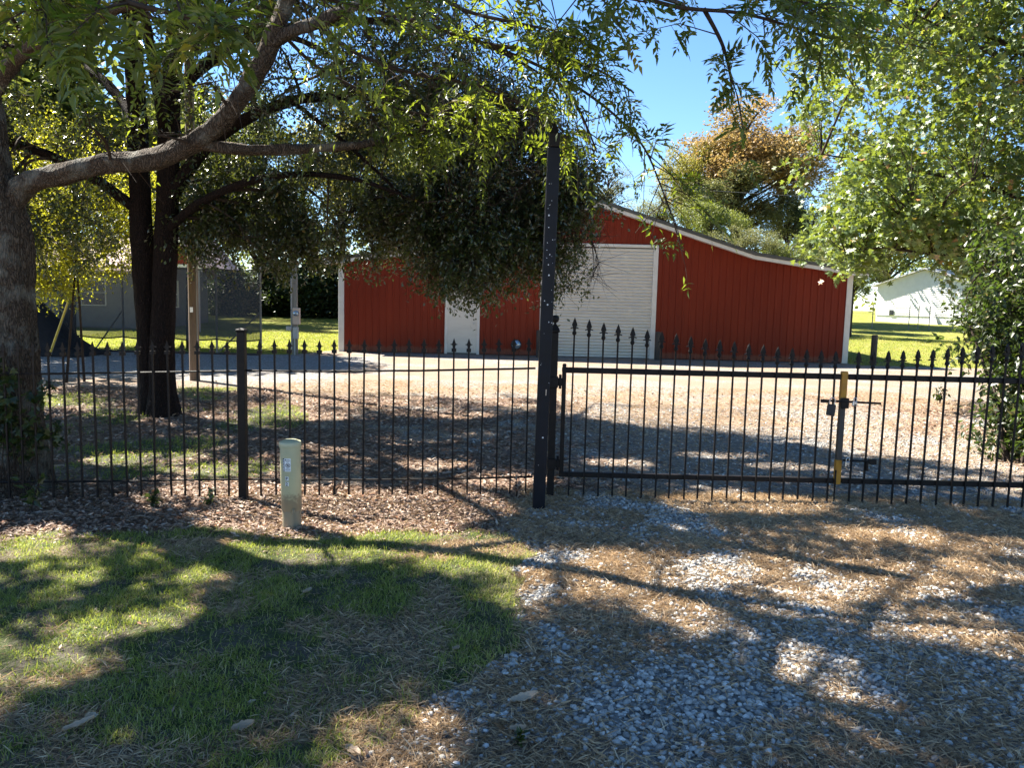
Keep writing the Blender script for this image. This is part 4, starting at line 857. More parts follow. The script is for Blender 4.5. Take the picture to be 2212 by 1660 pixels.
# --- oak with two trunks --------------------------------------------------------------------
ob = gnd(340, 895); ox, oy = float(ob[0]), float(ob[1])
oak = thing('oak_tree', ob, 'dark small-leaved tree with twin trunks, crown hanging before barn', 'tree')
def o3(x, y, z): return (ox+x, oy+y, z)
oak_paths = [
    ([o3(.10, -.02, -.5), o3(.09, -.02, -.05), o3(.08, 0, .3), o3(.10, 0, 1.0), o3(.16, 0, 2.0), o3(.22, .05, 3.4), o3(.32, .1, 5.2), o3(.7, .3, 7.5), o3(1.0, .5, 9.5)], [.36, .25, .19, .165, .16, .15, .13, .10, .03]),
    ([o3(-.14, .10, -.5), o3(-.12, .10, -.05), o3(-.12, .10, .4), o3(-.16, .1, 1.2), o3(-.22, .12, 2.4), o3(-.28, .2, 4.0), o3(-.45, .4, 6.0), o3(-.8, .7, 9.0)], [.32, .22, .175, .15, .15, .14, .115, .03]),
    ([o3(.2, 0, 3.0), o3(.9, .0, 3.9), o3(2.0, .1, 4.5), o3(3.3, .2, 4.6), o3(4.6, .1, 4.3), o3(5.4, .0, 3.7)], [.10, .085, .07, .055, .035, .012]),
    ([o3(.3, .1, 4.6), o3(1.2, .6, 5.5), o3(2.6, 1.2, 6.0), o3(4.2, 1.6, 6.0), o3(5.6, 1.6, 5.4)], [.09, .075, .06, .04, .012]),
    ([o3(.2, 0, 2.6), o3(.9, -.4, 3.0), o3(1.9, -.7, 3.3), o3(3.0, -.8, 3.3), o3(4.0, -.8, 3.0)], [.07, .055, .045, .03, .01]),
    ([o3(-.25, .1, 2.9), o3(-1.1, -.2, 3.5), o3(-2.2, -.5, 3.8), o3(-3.4, -.6, 3.6), o3(-4.4, -.6, 3.2)], [.08, .065, .05, .035, .012]),
    ([o3(-.3, .2, 4.2), o3(-1.2, .8, 5.0), o3(-2.8, 1.6, 5.6), o3(-4.5, 2.2, 5.5)], [.08, .065, .05, .012]),
    ([o3(.2, 0, 4.0), o3(.5, -1.0, 4.8), o3(.9, -2.2, 5.4), o3(1.4, -3.4, 5.6)], [.08, .06, .045, .012]),
    ([o3(.2, .1, 5.0), o3(.8, 1.4, 5.9), o3(1.5, 3.0, 6.2), o3(2.2, 4.8, 6.0)], [.08, .06, .045, .012]),
    ([o3(2.0, .1, 4.5), o3(2.8, -.2, 3.9), o3(3.6, -.3, 3.2), o3(4.2, -.3, 2.6)], [.035, .028, .02, .008]),
    ([o3(3.3, .2, 4.6), o3(4.2, .3, 3.9), o3(4.9, .3, 3.0), o3(5.2, .2, 2.3)], [.035, .028, .02, .008]),
]
mobj('trunk', tree_trunk_mesh(oak_paths, 'oak_trunk', 40, .018, ob, 10, 26), 'oak_bark', oak)
sk = np.concatenate([spline(p, 8) for p, r in oak_paths[2:]]+[spline(p, 8)[44:] for p, r in oak_paths[:2]])
C = np.concatenate([
    ell(o3(.2, .6, 7.4), (7.2, 5.8, 3.9), 1250, 2.4),
    ell(o3(5.0, .1, 3.9), (1.45, 1.5, 2.1), 300, 1.7), ell(o3(4.1, .2, 4.6), (1.6, 1.5, 1.7), 200, 1.8), ell(o3(4.6, -.2, 2.6), (.9, .9, .9), 150, 1.6), ell(o3(5.9, .0, 3.0), (.85, .8, 1.2), 190, 1.6),
    ell(o3(2.4, .3, 3.9), (1.9, 1.6, 1.1), 120, 2), ell(o3(3.2, 1.2, 2.9), (1.4, 1.0, .7), 80, 2), ell(o3(1.2, .6, 3.6), (1.1, 1.2, 1.0), 90, 2),
    ell(o3(1.5, .4, 2.9), (1.5, 1.2, .8), 70, 2), ell(o3(2.7, .4, 2.6), (1.3, 1, .7), 60, 2), ell(o3(-2.0, .4, 2.6), (1.6, 1.0, .8), 110, 2),
    ell(o3(-2.5, -.3, 3.6), (2.4, 1.5, 1.4), 200, 2), ell(o3(-3.2, .5, 2.6), (1.6, 1.2, .8), 70, 2), ell(o3(1.4, -3.0, 5.4), (2.6, 1.6, 1.4), 160, 2), ell(o3(.9, .5, 2.9), (.9, .8, .7), 60, 2), ell(o3(1.9, .7, 2.5), (.7, .7, .5), 35, 2)]); EXTRA = 95
px_, py_ = proj(C)
rightlim = interp(py_, [(-400, 900), (0, 1000), (150, 1090), (230, 1200), (300, 1300), (450, 1345), (560, 1345), (640, 1335), (700, 1290), (720, 1150)])-45
lowlim = interp(px_, [(0, 620), (100, 630), (200, 590), (290, 540), (400, 580), (480, 620), (560, 640), (640, 600), (740, 575), (800, 590), (860, 575), (930, 645), (970, 700), (1030, 735), (1090, 700), (1130, 640), (1180, 690), (1260, 700), (1300, 620), (1350, 510)])-32 + 95*(fbm(px_/55., px_*0+2.5, 19, 2)-.55)
ok = (px_ < rightlim) & (py_ < lowlim) & (C[:, 2] > 1.2)
thin = (np.arange(len(C)) < len(C)-EXTRA) & (px_ < 800) & (py_ > 0) & (py_ < 600) & (px_ > 0); ok &= ~(thin & (rng.random(len(C)) < .60))
ok &= ~((((px_-215)/95)**2+((py_-165)/55)**2) < 1) & ~((((px_-880)/60)**2+((py_-330)/50)**2) < 1) & ~((((px_-690)/45)**2+((py_-420)/45)**2) < 1)
C = C[ok]; hid = ~inview(C, 130); C = C[~(hid & sunny(C, .3))]; hid = ~inview(C, 130); print('oak clumps', len(C), hid.sum())
g = G(); branch_net(g, C, sk, 90, (.035, .010), (.010, .003))
Cv = C[~hid]; P, D, ci, en = clump_pts(Cv, np.full(len(Cv), .55), 11, 15, -.35)
ok = ~sunny(P, .07); P, D = P[ok], D[ok]; n = len(P); print('oak leaves', n)
tint = np.where(rng.random(n) < .015, 1., rng.random(n)*.9); V, T, r = leaves(LT_DIAMOND, P, D, nrm(n, .75), .052+.03*rng.random(n), .026+.014*rng.random(n), tint); g.add(V, T, r, 0)
ribbons(g, np.repeat(Cv, 11, 0), en.reshape(-1, 3), .007, 1)
Ch = C[hid]; P, D, ci, en = clump_pts(Ch, np.full(len(Ch), .75), 9, 7, -.1)
ok = ~holes(P, D, np.full(len(P), .2), .14); hc_ = np.floor(cast(P)/.16).astype(int); ok &= ~np.array([tuple(q) in GRID for q in hc_]); P, D = P[ok], D[ok]; n = len(P); V, T, r = leaves(LT_DIAMOND, P, D, nrm(n, .6), .17+.06*rng.random(n), .09+.03*rng.random(n), rng.random(n)*.9); g.add(V, T, r, 0)
mobj('crown', g.mesh('oak_crown', ob), ['oak_leaf', 'twig'], oak)

# --- sunlit maple on the right ----------------------------------------------------------------
mx, my = 11.7, 14.6
maple = thing('maple_tree', (mx, my, 0), 'sunlit yellow-green broadleaf tree filling the right of the frame', 'tree')
def m3(x, y, z): return (mx+x, my+y, z)
maple_paths = [([m3(0, 0, -.3), m3(0, 0, .1), m3(0, 0, 1.2), m3(-.05, 0, 3), m3(-.1, 0, 6), m3(0, .1, 9), m3(.1, .1, 12)], [.42, .28, .21, .19, .15, .10, .03])]
for (z0_, dx, dy, dz) in ((2.2, -5.4, -1.0, .6), (3.0, -6.0, .2, 1.6), (3.8, -5.4, -1.8, 2.6), (4.8, -5.6, .8, 3.0), (5.8, -4.8, -1.2, 3.2), (1.6, -4.2, -1.6, .4), (7, -4, .5, 3), (3.2, -3, -3, 1.8), (5, -2.4, -3.2, 2.4), (2.6, -4.6, 1.5, .4), (4.2, 3, 0, 2.5), (3.4, 1, -3, 2)):
    maple_paths.append(([m3(0, 0, z0_), m3(dx*.3, dy*.3, z0_+dz*.45), m3(dx*.65, dy*.65, z0_+dz*.8), m3(dx, dy, z0_+dz)], [.08, .055, .035, .01]))
mobj('trunk', tree_trunk_mesh(maple_paths, 'maple_trunk', 24, .012, (mx, my, 0), 8), 'dark_trunk', maple)
sk = np.concatenate([spline(p, 8) for p, r in maple_paths[1:]])
C = np.concatenate([ell(m3(-1.0, 0, 6.7), (6.4, 4.2, 5.4), 2100, 2.6), ell(m3(-5.0, -.6, 2.9), (1.4, 1.0, 1.1), 110, 2), ell(m3(-3.0, -1.5, 2.6), (2.2, 1.2, 1.0), 100, 2)])
px_, py_ = proj(C)
left = interp(py_, [(-300, 1600), (0, 1700), (60, 1730), (150, 1665), (220, 1675), (300, 1710), (360, 1700), (430, 1668), (480, 1660), (520, 1700), (560, 1780), (620, 1772), (660, 1790), (700, 1960)])+28
low = interp(px_, [(1700, 490), (1770, 630), (1850, 615), (1900, 615), (1925, 545), (1990, 540), (2060, 575), (2120, 690), (2212, 720), (2600, 760)])-28
ok = (px_ > left) & (py_ < low) & ~((((px_-1785)/42)**2+((py_-375)/62)**2) < 1)
C = C[ok]; hid = ~inview(C, 100)
g = G(); branch_net(g, C, sk, 70, (.035, .010), (.010, .003))
Cv = C[~hid]; P, D, ci, en = clump_pts(Cv, np.full(len(Cv), .60), 9, 5, -.25); n = len(P); print('maple leaves', n)
hue = np.clip(.42+.5*(fbm(P[:, 0]*.7, P[:, 2]*.7, 91)-.5)+rng.normal(size=n)*.17, 0, .95); hue = np.where(rng.random(n) < .02, 1, hue)
V, T, r = leaves(LT_STAR, P, D, nrm(n, .6), .085+.04*rng.random(n), .085+.035*rng.random(n), hue); g.add(V, T, r, 0)
Ch = C[hid]; P, D, ci, en = clump_pts(Ch, np.full(len(Ch), .7), 6, 4, -.2); n = len(P); V, T, r = leaves(LT_DIAMOND, P, D, nrm(n, .6), .17+.05*rng.random(n), .13+.03*rng.random(n), rng.random(n)*.9); g.add(V, T, r, 0)
mobj('crown', g.mesh('maple_crown', (mx, my, 0)), ['maple_leaf', 'twig'], maple)

# --- shrubs at the right end of the gate -------------------------------------------------------
def shrub(name, base, lobes, n, mat, L, label, seed_rad=.3, cat='shrub', nt=7, nl=5, tpl=LT_LANCE, group=None, low=None, nstem=7, spread=1.):
    t = thing(name, base, label, cat, group); g = G(); C = np.concatenate([ell(np.array(base)+np.array(c), r, int(n*f), 2.2) for c, r, f in lobes]); C = C[C[:, 2] > base[2]+.03]
    if low is not None: C = C[low(C)]
    tr = G(); stems = []
    for k in range(nstem):
        e = C[rng.integers(len(C))]; e = np.array(base)+(e-np.array(base))*np.array([spread, spread, 1]); s = np.array(base)+np.array([rng.normal()*.12, rng.normal()*.12, -.1]); Pp = spline([s, s+(e-s)*.5+np.array([0, 0, .15]), e], 5); V, T = np_tube(Pp, np.linspace(.03, .008, len(Pp)), 6); tr.add(V, T); stems.append(Pp)
    mobj('stems', tr.mesh('stems', base, True), 'dark_trunk', t)
    branch_net(g, C, np.concatenate(stems), 20, (.015, .006), (.006, .003))
    P, D, ci, en = clump_pts(C, np.full(len(C), seed_rad), nt, nl, -.05); P = P[:]; k = P[:, 2] > base[2]+.01; P, D = P[k], D[k]; m_ = len(P)
    V, T, r = leaves(tpl, P, D, nrm(m_, .7), L*(.75+.5*rng.random(m_)), L*.55*(.75+.5*rng.random(m_)), rng.random(m_)); g.add(V, T, r, 0)
    mobj('foliage', g.mesh('foliage', base), [mat, 'twig'], t); return t
sb_ = gnd(2215, 1000)
shrub('broadleaf_shrub', sb_, [((.1, .1, .5), (.55, .6, .65), .3), ((.35, .4, 1.2), (.6, .7, .7), .3), ((.0, .6, 1.5), (.8, .8, .5), .12), ((.5, .8, 2.2), (.8, .9, .8), .28)], 330, 'shrub_leaf', .085, 'dense dark broadleaf shrub behind the gate at right frame edge')
sv = gnd(2150, 840); 
shrub('leafy_sapling', (9.5, 13.2, 0), [((-.4, 0, 1.9), (1.0, .8, .8), .4), ((-1.1, -.3, 1.3), (.8, .6, .4), .15), ((.3, 0, 3.0), (1.3, 1, 1.2), .35), ((-.2, -.2, .8), (.5, .5, .5), .1)], 330, 'shrub_leaf', .11, 'loose green sapling with drooping leaves between the lawn and right shrub', .38, 'sapling', low=lambda C: ~((((proj(C)[0]-1985)/85)**2+((proj(C)[1]-640)/70)**2) < 1))

shrub('myrtle_tree', (-8.1, 14.4, 0), [((-.5, 0, 2.5), (1.2, 1.1, .8), .3), ((.6, 0, 2.9), (1.2, 1.1, .9), .3), ((0, 0, 3.9), (1.6, 1.3, 1.0), .3), ((-.7, .2, 1.95), (.6, .6, .4), .1)], 400, 'myrtle_leaf', .062, 'yellow-green small-leaved tree between big left trunk and twin trunks', .5, 'tree', 9, 8, LT_DIAMOND, nstem=2, spread=.3)
# --- trees behind the barn and beyond the lawns -------------------------------------------------
def unit_crown(seed, n=9000, lobes=16, leaf=.055, open_=.0):
    global rng; keep = rng; rng = np.random.default_rng(seed); g = G(); cs = []
    for k in range(lobes): d = unit(rng.normal(size=3)); s = .2+.75*rng.random()**.7; c_ = d*np.array([.85, .85, .95])*s; c_[:2] *= 1.0-.35*max(0, c_[2]); cs.append((c_, (.12+.16*rng.random())*(2.1 if lobes < 20 else 1)))
    tot = sum(r**2 for c, r in cs)
    for c, r in cs:
        m = int(n*r*r/tot); d = unit(rng.normal(size=(m, 3))); s = rng.random(m)**(1/2.0); w = .6+.8*fbm(d[:, 0]*3+seed, d[:, 2]*3+d[:, 1]*2, seed)
        P = c+d*(s*r*w)[:, None]*np.array([1, 1, .85])
        V, T, rr = leaves(LT_DIAMOND, P, rng.normal(size=(m, 3))+np.array([0, 0, -.3]), nrm(m, .8), leaf*(.7+.6*rng.random(m)), leaf*.62*(.7+.6*rng.random(m)), np.clip(.5+.9*(fbm(P[:, 0]*3+seed, P[:, 2]*3+P[:, 1], seed+5)-.5)+rng.normal(size=m)*.16, 0, 1)); g.add(V, T, rr)
    me = g.mesh('far_crown'); rng = keep; return me, cs
def unit_trunk(cs, seed, hgt=1.0):                                    # from z=-1-hgt up through the crown
    g = G(); r_ = np.random.default_rng(seed); z0_ = -1-hgt
    V, T = np_tube(spline([(0, 0, z0_-.1), (.02, 0, -1.0), (-.02, .02, -.3), (.02, 0, .5)], 5), np.interp(np.linspace(0, 1, 16), [0, .5, 1], [.055, .035, .01]), 8); g.add(V, T)
    for c, r in cs:
        s = np.array([0, 0, max(-1., c[2]-.45)]); V, T = np_tube(spline([s, s+(c-s)*.5+np.array([0, 0, .08]), c], 4), np.linspace(.02, .005, 9), 5); g.add(V, T)
    return g.mesh('far_trunk', smooth=True)
UC = [unit_crown(s, n_, l_, lf_) for s, n_, l_, lf_ in ((11, 25000, 90, .036), (23, 21000, 60, .034), (37, 17000, 52, .034), (51, 6000, 40, .034))]
UC.append(unit_crown(63, 16000, 16, .085))
UT = {}
def far_tree(name, px, top, hw, d, kind, mat, label, low_py=None, cat='tree', group='trees beyond the barn and lawns', hgt=None, rz=None):
    a = at(px, top, d); gzv = float(gz(a[0], d)); R = hw/1661.*d; H_ = a[2]-gzv
    cz_h = H_*.42 if low_py is None else (a[2]-at(px, low_py, d)[2])/2; cz_h = max(cz_h, .2); ctr = a[2]-cz_h*1.0
    t = thing(name, (a[0], d, gzv), label, cat, group); me, cs = UC[kind]
    R *= 1.3; sc = (R/.85, R/.85, cz_h/.88); hg = (ctr-gzv)/sc[2]-1
    c = bpy.data.objects.new('crown', me)
    if not me.materials: me.materials.append(MATS['far_green'])
    finish(c, t, (0, 0, ctr-gzv)); c.scale = sc; c.material_slots[0].link = 'OBJECT'; c.material_slots[0].material = MATS[mat]; c.rotation_euler = (0, 0, random.random()*6.28 if rz is None else rz)
    if kind not in UT: UT[kind] = unit_trunk(cs, kind, 1.0); UT[kind].materials.append(MATS['dark_trunk'])
    k = bpy.data.objects.new('trunk', UT[kind]); finish(k, t, (0, 0, ctr-gzv)); k.scale = (sc[0], sc[0], sc[2]); k.rotation_euler = c.rotation_euler
    if hg > 1.0:
        b = B(); b.tube([(0, 0, -.2), (0, 0, ctr-gzv-sc[2]*1.9)], [.075*sc[0], .055*sc[0]], 8); b.obj('lower_trunk', 'dark_trunk', t)
    return t
far_tree('orange_tree', 1606, 215, 135, 58, 0, 'far_orange', 'tall orange autumn tree rising above barn roof, right of centre', 480)
far_tree('autumn_tree', 1700, 250, 75, 61, 1, 'far_orange', 'orange-tinged tree between the tall orange tree and sunlit maple', 430)
far_tree('yellow_green_tree', 1600, 345, 110, 56, 1, 'far_olive', 'olive tree under the tall orange tree, behind barn roof', 520)
far_tree('yellow_green_tree', 1495, 285, 55, 57, 1, 'far_yellow', 'yellowing tree just left of the tall orange tree', 500)
far_tree('yellow_green_tree', 1440, 385, 60, 52, 3, 'far_olive', 'thin grey-green tree left of yellowing tree above barn roof', 520)
far_tree('slender_tree', 1225, 335, 50, 50, 3, 'far_yellow', 'thin yellow-orange tree behind the top of tall steel post', 480)
far_tree('bare_tree', 1315, 350, 55, 47, 3, 'far_olive', 'almost leafless tree above the barn ridge', 470)
far_tree('dark_tree', 1710, 400, 45, 56, 2, 'far_dark', 'dark tree with bare trunk behind the right half of barn roof', 540)
far_tree('olive_tree', 1760, 430, 70, 60, 1, 'far_olive', 'grey-olive tree behind the lower right barn roof', 600)
far_tree('olive_tree', 1540, 400, 70, 50, 2, 'far_green', 'green tree above the barn roof under yellowing tree', 560)
far_tree('olive_tree', 1380, 420, 50, 55, 3, 'far_yellow', 'thin yellow tree over barn roof near the ridge', 540)
far_tree('green_bush', 1600, 478, 75, 42, 1, 'far_olive', 'olive bush peeking over the barn roof slope', 600, 'bush')
far_tree('green_bush', 1705, 488, 62, 43, 2, 'far_green', 'fresh green bush over lower right slope of barn roof', 640, 'bush')
far_tree('green_bush', 1800, 500, 75, 46, 0, 'far_olive', 'rounded bush behind the right end of barn roof', 660, 'bush')
far_tree('small_tree', 1848, 520, 60, 40, 1, 'far_green', 'small tree on the lawn just past the barn corner', 640)
far_tree('green_tree', 1930, 300, 120, 66, 0, 'far_green', 'tall green tree behind the white house and sunlit maple', 600)
far_tree('green_tree', 2120, 260, 130, 70, 1, 'far_green', 'tall green tree far behind the white house at right edge', 620)
far_tree('green_tree', 1060, 250, 110, 46, 1, 'far_yellow', 'yellow-green tree behind barn, right of the oak trunks', 540)
far_tree('green_tree', 900, 190, 110, 50, 0, 'far_green', 'green tree behind left half of barn roof', 560)
far_tree('green_tree', 740, 140, 110, 45, 2, 'far_yellow', 'yellow-green tree behind the left barn corner', 520)
far_tree('green_tree', 560, 170, 120, 47, 1, 'far_green', 'green tree behind the meter post and lawn', 560)
far_tree('green_tree', 420, 240, 110, 40, 0, 'far_yellow', 'yellow-green tree above the house porch, behind oak trunks', 520)
far_tree('green_tree', 250, 230, 120, 44, 2, 'far_yellow', 'bright yellow-green tree over the pink roof', 520)
far_tree('green_tree', 90, 90, 130, 42, 1, 'far_green', 'green tree behind the left tree trunk and house', 560)
far_tree('green_tree', -60, 120, 120, 40, 0, 'far_yellow', 'yellow-green tree at far left behind house', 600)
far_tree('round_tree', 405, 215, 125, 23.6, 4, 'far_green', 'round leafy tree just behind the shade screen', 460)
far_tree('round_tree', 120, 60, 225, 22.8, 4, 'far_green', 'broad green tree above the left end of shade screen', 480)
for k, (px, top, hw, d) in enumerate(((590, 565, 70, 47), (690, 560, 75, 48), (790, 560, 70, 49), (500, 575, 60, 46))):
    far_tree('dark_shrub', px, top, hw, d, 4, 'far_dark', ['dark shaded shrub at lawn edge left of the meter post', 'dark shaded shrub at lawn edge between meter post and barn', 'dark shaded shrub hidden behind the left barn corner', 'dark shaded shrub seen through the right end of shade cloth'][k], 700, 'shrub', 'dark shrubs along the lawn')
# far wood closing the horizon
n = 16000; x = rng.uniform(-150, 150, n); y = 88+rng.uniform(0, 14, n); hmax = 5.5+5*fbm(x*.06, x*0+3, 77); z = gz(x, y)+hmax*rng.random(n)**.8
P = np.stack([x, y, z], -1); V, T, r = leaves(LT_DIAMOND, P, rng.normal(size=(n, 3)), nrm(n, .8), .55+.4*rng.random(n), .38+.2*rng.random(n), rng.random(n))
g = G(); g.add(V, T, r); tag(mobj('far_woods', g.mesh('far_woods'), 'far_green'), 'distant belt of green woodland beyond the lawns', kind='stuff')
# ------------------------------------------------------------------ ground cover
def vis(x, y, m=80):
    P = np.stack([x, y, gz(x, y)], -1); return inview(P, m)
def blades(n, xr, yr, keepf, h, w, lean, mat, name, label, tintf, tpl=LT_BLADE):
    x = rng.uniform(*xr, n); y = rng.uniform(*yr, n); k = vis(x, y) & (rng.random(n) < keepf(x, y)); x, y = x[k], y[k]; m = len(x)
    z = surf(x, y)-.004; P = np.stack([x, y, z], -1); a = rng.random(m)*2*PI; tl = lean[0]+(lean[1]-lean[0])*rng.random(m)
    D = np.stack([np.cos(a)*np.sin(tl), np.sin(a)*np.sin(tl), np.cos(tl)], -1); Nn = np.stack([-np.cos(a)*np.cos(tl), -np.sin(a)*np.cos(tl), np.sin(tl)], -1)+rng.normal(size=(m, 3))*.35
    hh = h[0]+(h[1]-h[0])*rng.random(m)**1.5; V, T, r = leaves(tpl, P, D, Nn, hh, w*(.7+.6*rng.random(m)), np.clip(tintf(x, y)+rng.normal(size=m)*.16, 0, 1)); g = G(); g.add(V, T, r); print(name, m)
    return tag(mobj(name, g.mesh(name), mat), label, kind='stuff')
def k_lawn(x, y): g_, l_, s_, f_ = zones(x, y); return g_*np.clip(.10+1.0*sstep(.34, .66, .6*fbm(x*2.6, y*2.6, 33)+.4*fbm(x*9, y*9, 35)), 0, 1)
blades(270000, (-4.2, .7), (1.9, 6.0), k_lawn, (.025, .062), .0036, (.25, 1.4), 'grass_blade', 'grass', 'short patchy grass in front of the fence', lambda x, y: .22+.6*fbm(x*3.1, y*3.1, 83)+.3*sstep(-.9, .5, x)+.35*(rng.random(len(x)) < .14))
def k_yard(x, y): g_, l_, s_, f_ = zones(x, y); return g_*.9*(y < 15)
blades(60000, (-9, .2), (6.8, 15.5), k_yard, (.03, .08), .007, (.2, 1.2), 'grass_blade', 'yard_grass', 'short grass under the twin-trunk tree behind fence', lambda x, y: .2+.45*fbm(x*1.3, y*1.3, 85), LT_DIAMOND)
blades(26000, (-16, -5), (22, 33), lambda x, y: zones(x, y)[0], (.05, .09), .018, (.2, 1.0), 'lawn_blade', 'lawn_grass', 'sunlit lawn grass beyond the shade screen', lambda x, y: .2+.6*fbm(x*.8, y*.8, 86), LT_DIAMOND)
blades(26000, (10, 24), (23.5, 40), lambda x, y: zones(x, y)[0], (.05, .09), .02, (.2, 1.0), 'lawn_blade', 'meadow_grass', 'sunlit lawn grass to the right of the barn', lambda x, y: .45+.6*fbm(x*.8, y*.8, 87), LT_DIAMOND)
# dry straw on the gravel: lying stalks plus short upright tufts
def k_straw(x, y): g_, l_, s_, f_ = zones(x, y); return (1-g_)*(1-.7*l_)*np.clip(s_*1.0+.14, 0, 1)
blades(380000, (-2.6, 4.6), (2.0, 6.9), k_straw, (.025, .095), .0040, (1.05, 1.55), 'straw', 'dry_straw', 'dry brown straw lying over the gravel drive', lambda x, y: .15+.4*fbm(x*2.2, y*2.2, 93)+.4*rng.random(len(x)), LT_DIAMOND)
blades(60000, (-4.2, .7), (1.9, 6.0), lambda x, y: zones(x, y, True)[3]*.75*(1-.6*zones(x, y)[0]), (.02, .05), .0028, (1.0, 1.5), 'straw', 'lawn_thatch', 'dead thatch and straw between the grass blades', lambda x, y: .3+.5*fbm(x*2.2, y*2.2, 99), LT_DIAMOND)
blades(60000, (-2.6, 4.6), (2.0, 6.9), lambda x, y: k_straw(x, y)*sstep(.5, .7, fbm(x*5, y*5, 94)), (.03, .075), .0034, (.3, 1.0), 'straw', 'straw_tufts', 'short upright tufts of dry grass on gravel', lambda x, y: .4+.5*fbm(x*2.2, y*2.2, 95))
blades(60000, (-4.5, 9), (6.9, 16), lambda x, y: k_straw(x, y)*(y > 6.9)*(1-.5*((y < 10) & (x < 4))), (.05, .11), .006, (1.05, 1.5), 'straw', 'drive_straw', 'dry straw scattered on drive behind the gate', lambda x, y: .4+.5*fbm(x*1.2, y*1.2, 97), LT_DIAMOND)
# gravel stones
ph = (1+5**.5)/2; ICO = unit(np.array([(-1, ph, 0), (1, ph, 0), (-1, -ph, 0), (1, -ph, 0), (0, -1, ph), (0, 1, ph), (0, -1, -ph), (0, 1, -ph), (ph, 0, -1), (ph, 0, 1), (-ph, 0, -1), (-ph, 0, 1)], float))
ICT = np.array([(0, 11, 5), (0, 5, 1), (0, 1, 7), (0, 7, 10), (0, 10, 11), (1, 5, 9), (5, 11, 4), (11, 10, 2), (10, 7, 6), (7, 1, 8), (3, 9, 4), (3, 4, 2), (3, 2, 6), (3, 6, 8), (3, 8, 9), (4, 9, 5), (2, 4, 11), (6, 2, 10), (8, 6, 7), (9, 8, 1)])
OCT = np.array([(1, 0, 0), (-1, 0, 0), (0, 1, 0), (0, -1, 0), (0, 0, 1), (0, 0, -1)], float); OCF = np.array([(0, 2, 4), (2, 1, 4), (1, 3, 4), (3, 0, 4), (2, 0, 5), (1, 2, 5), (3, 1, 5), (0, 3, 5)])
def stones(n, xr, yr, keepf, rad, tpl, name, label):
    x = rng.uniform(*xr, n); y = rng.uniform(*yr, n); k = vis(x, y, 30) & (rng.random(n) < keepf(x, y)); x, y = x[k], y[k]; m = len(x); tv, tf = tpl
    s = rad[0]+(rad[1]-rad[0])*rng.random(m)**1.7; a = rng.random(m)*2*PI; tl = rng.normal(size=m)*.35; sc = np.stack([1.15+.35*rng.random(m), .8+.25*rng.random(m), .48+.25*rng.random(m)], -1)*s[:, None]
    Q = tv[None]*(1+.30*(rng.random((m, len(tv)))-.5))[..., None]*sc[:, None]; c, si = np.cos(tl)[:, None], np.sin(tl)[:, None]; Q = np.stack([Q[..., 0]*c-Q[..., 2]*si, Q[..., 1], Q[..., 0]*si+Q[..., 2]*c], -1)
    c, si = np.cos(a)[:, None], np.sin(a)[:, None]; Q = np.stack([Q[..., 0]*c-Q[..., 1]*si, Q[..., 0]*si+Q[..., 1]*c, Q[..., 2]], -1)
    Q += np.stack([x, y, surf(x, y)+s*.22], -1)[:, None]; T = (tf[None]+(np.arange(m)*len(tv))[:, None, None]).reshape(-1, 3); print(name, m)
    me = np_mesh(name, Q.reshape(-1, 3), T, np.repeat(rng.random(m), len(tf)), smooth=True); return tag(mobj(name, me, 'gravel_stone'), label, kind='stuff')
def k_grav(x, y): g_, l_, s_, f_ = zones(x, y); return (1-zones(x, y, True)[3])*(1-g_)*(1-.85*l_)*np.clip(.92-.82*s_, .08, 1)*sstep(-2.5, .3, x+.5*(fbm(x, y, 3)-.5)+.4)
stones(90000, (-1.8, 4.8), (1.9, 6.8), k_grav, (.0065, .0175), (ICO, ICT), 'gravel', 'loose grey gravel of the drive in front of gate')
stones(26000, (-4.0, 8.5), (6.8, 13), lambda x, y: k_grav(x, y)*(x > -3), (.010, .020), (OCT, OCF), 'drive_gravel', 'grey gravel of the drive behind the gate')
# leaf litter
def k_lit(x, y): g_, l_, s_, f_ = zones(x, y); return np.clip(l_*1.1+.02, 0, 1)
def litter(n, xr, yr, kf, L, name, label):
    x = rng.uniform(*xr, n); y = rng.uniform(*yr, n); k = vis(x, y) & (rng.random(n) < kf(x, y)); x, y = x[k], y[k]; m = len(x); P = np.stack([x, y, surf(x, y)+.004+.014*rng.random(m)], -1)
    a = rng.random(m)*2*PI; D = np.stack([np.cos(a), np.sin(a), rng.normal(size=m)*.25], -1); V, T, r = leaves(LT_LANCE, P, D, nrm(m, .35), L*(.6+.8*rng.random(m)), L*.42*(.6+.7*rng.random(m)), rng.random(m)); V[:, 2] = np.maximum(V[:, 2], surf(V[:, 0], V[:, 1])+.002); g = G(); g.add(V, T, r); print(name, m)
    return tag(mobj(name, g.mesh(name), 'litter_leaf'), label, kind='stuff')
litter(30000, (-5, .9), (5.2, 7.1), k_lit, .052, 'leaf_litter', 'brown leaf litter along the foot of the fence')
litter(60000, (-9, 9), (6.9, 15), lambda x, y: np.clip(k_lit(x, y)*.9+.05, 0, 1), .07, 'yard_litter', 'fallen brown leaves scattered behind the fence and gate')
litter(1500, (-4, 5), (2, 6), lambda x, y: x*0+.5, .032, 'scattered_leaves', 'small dry leaf scraps on grass and gravel')
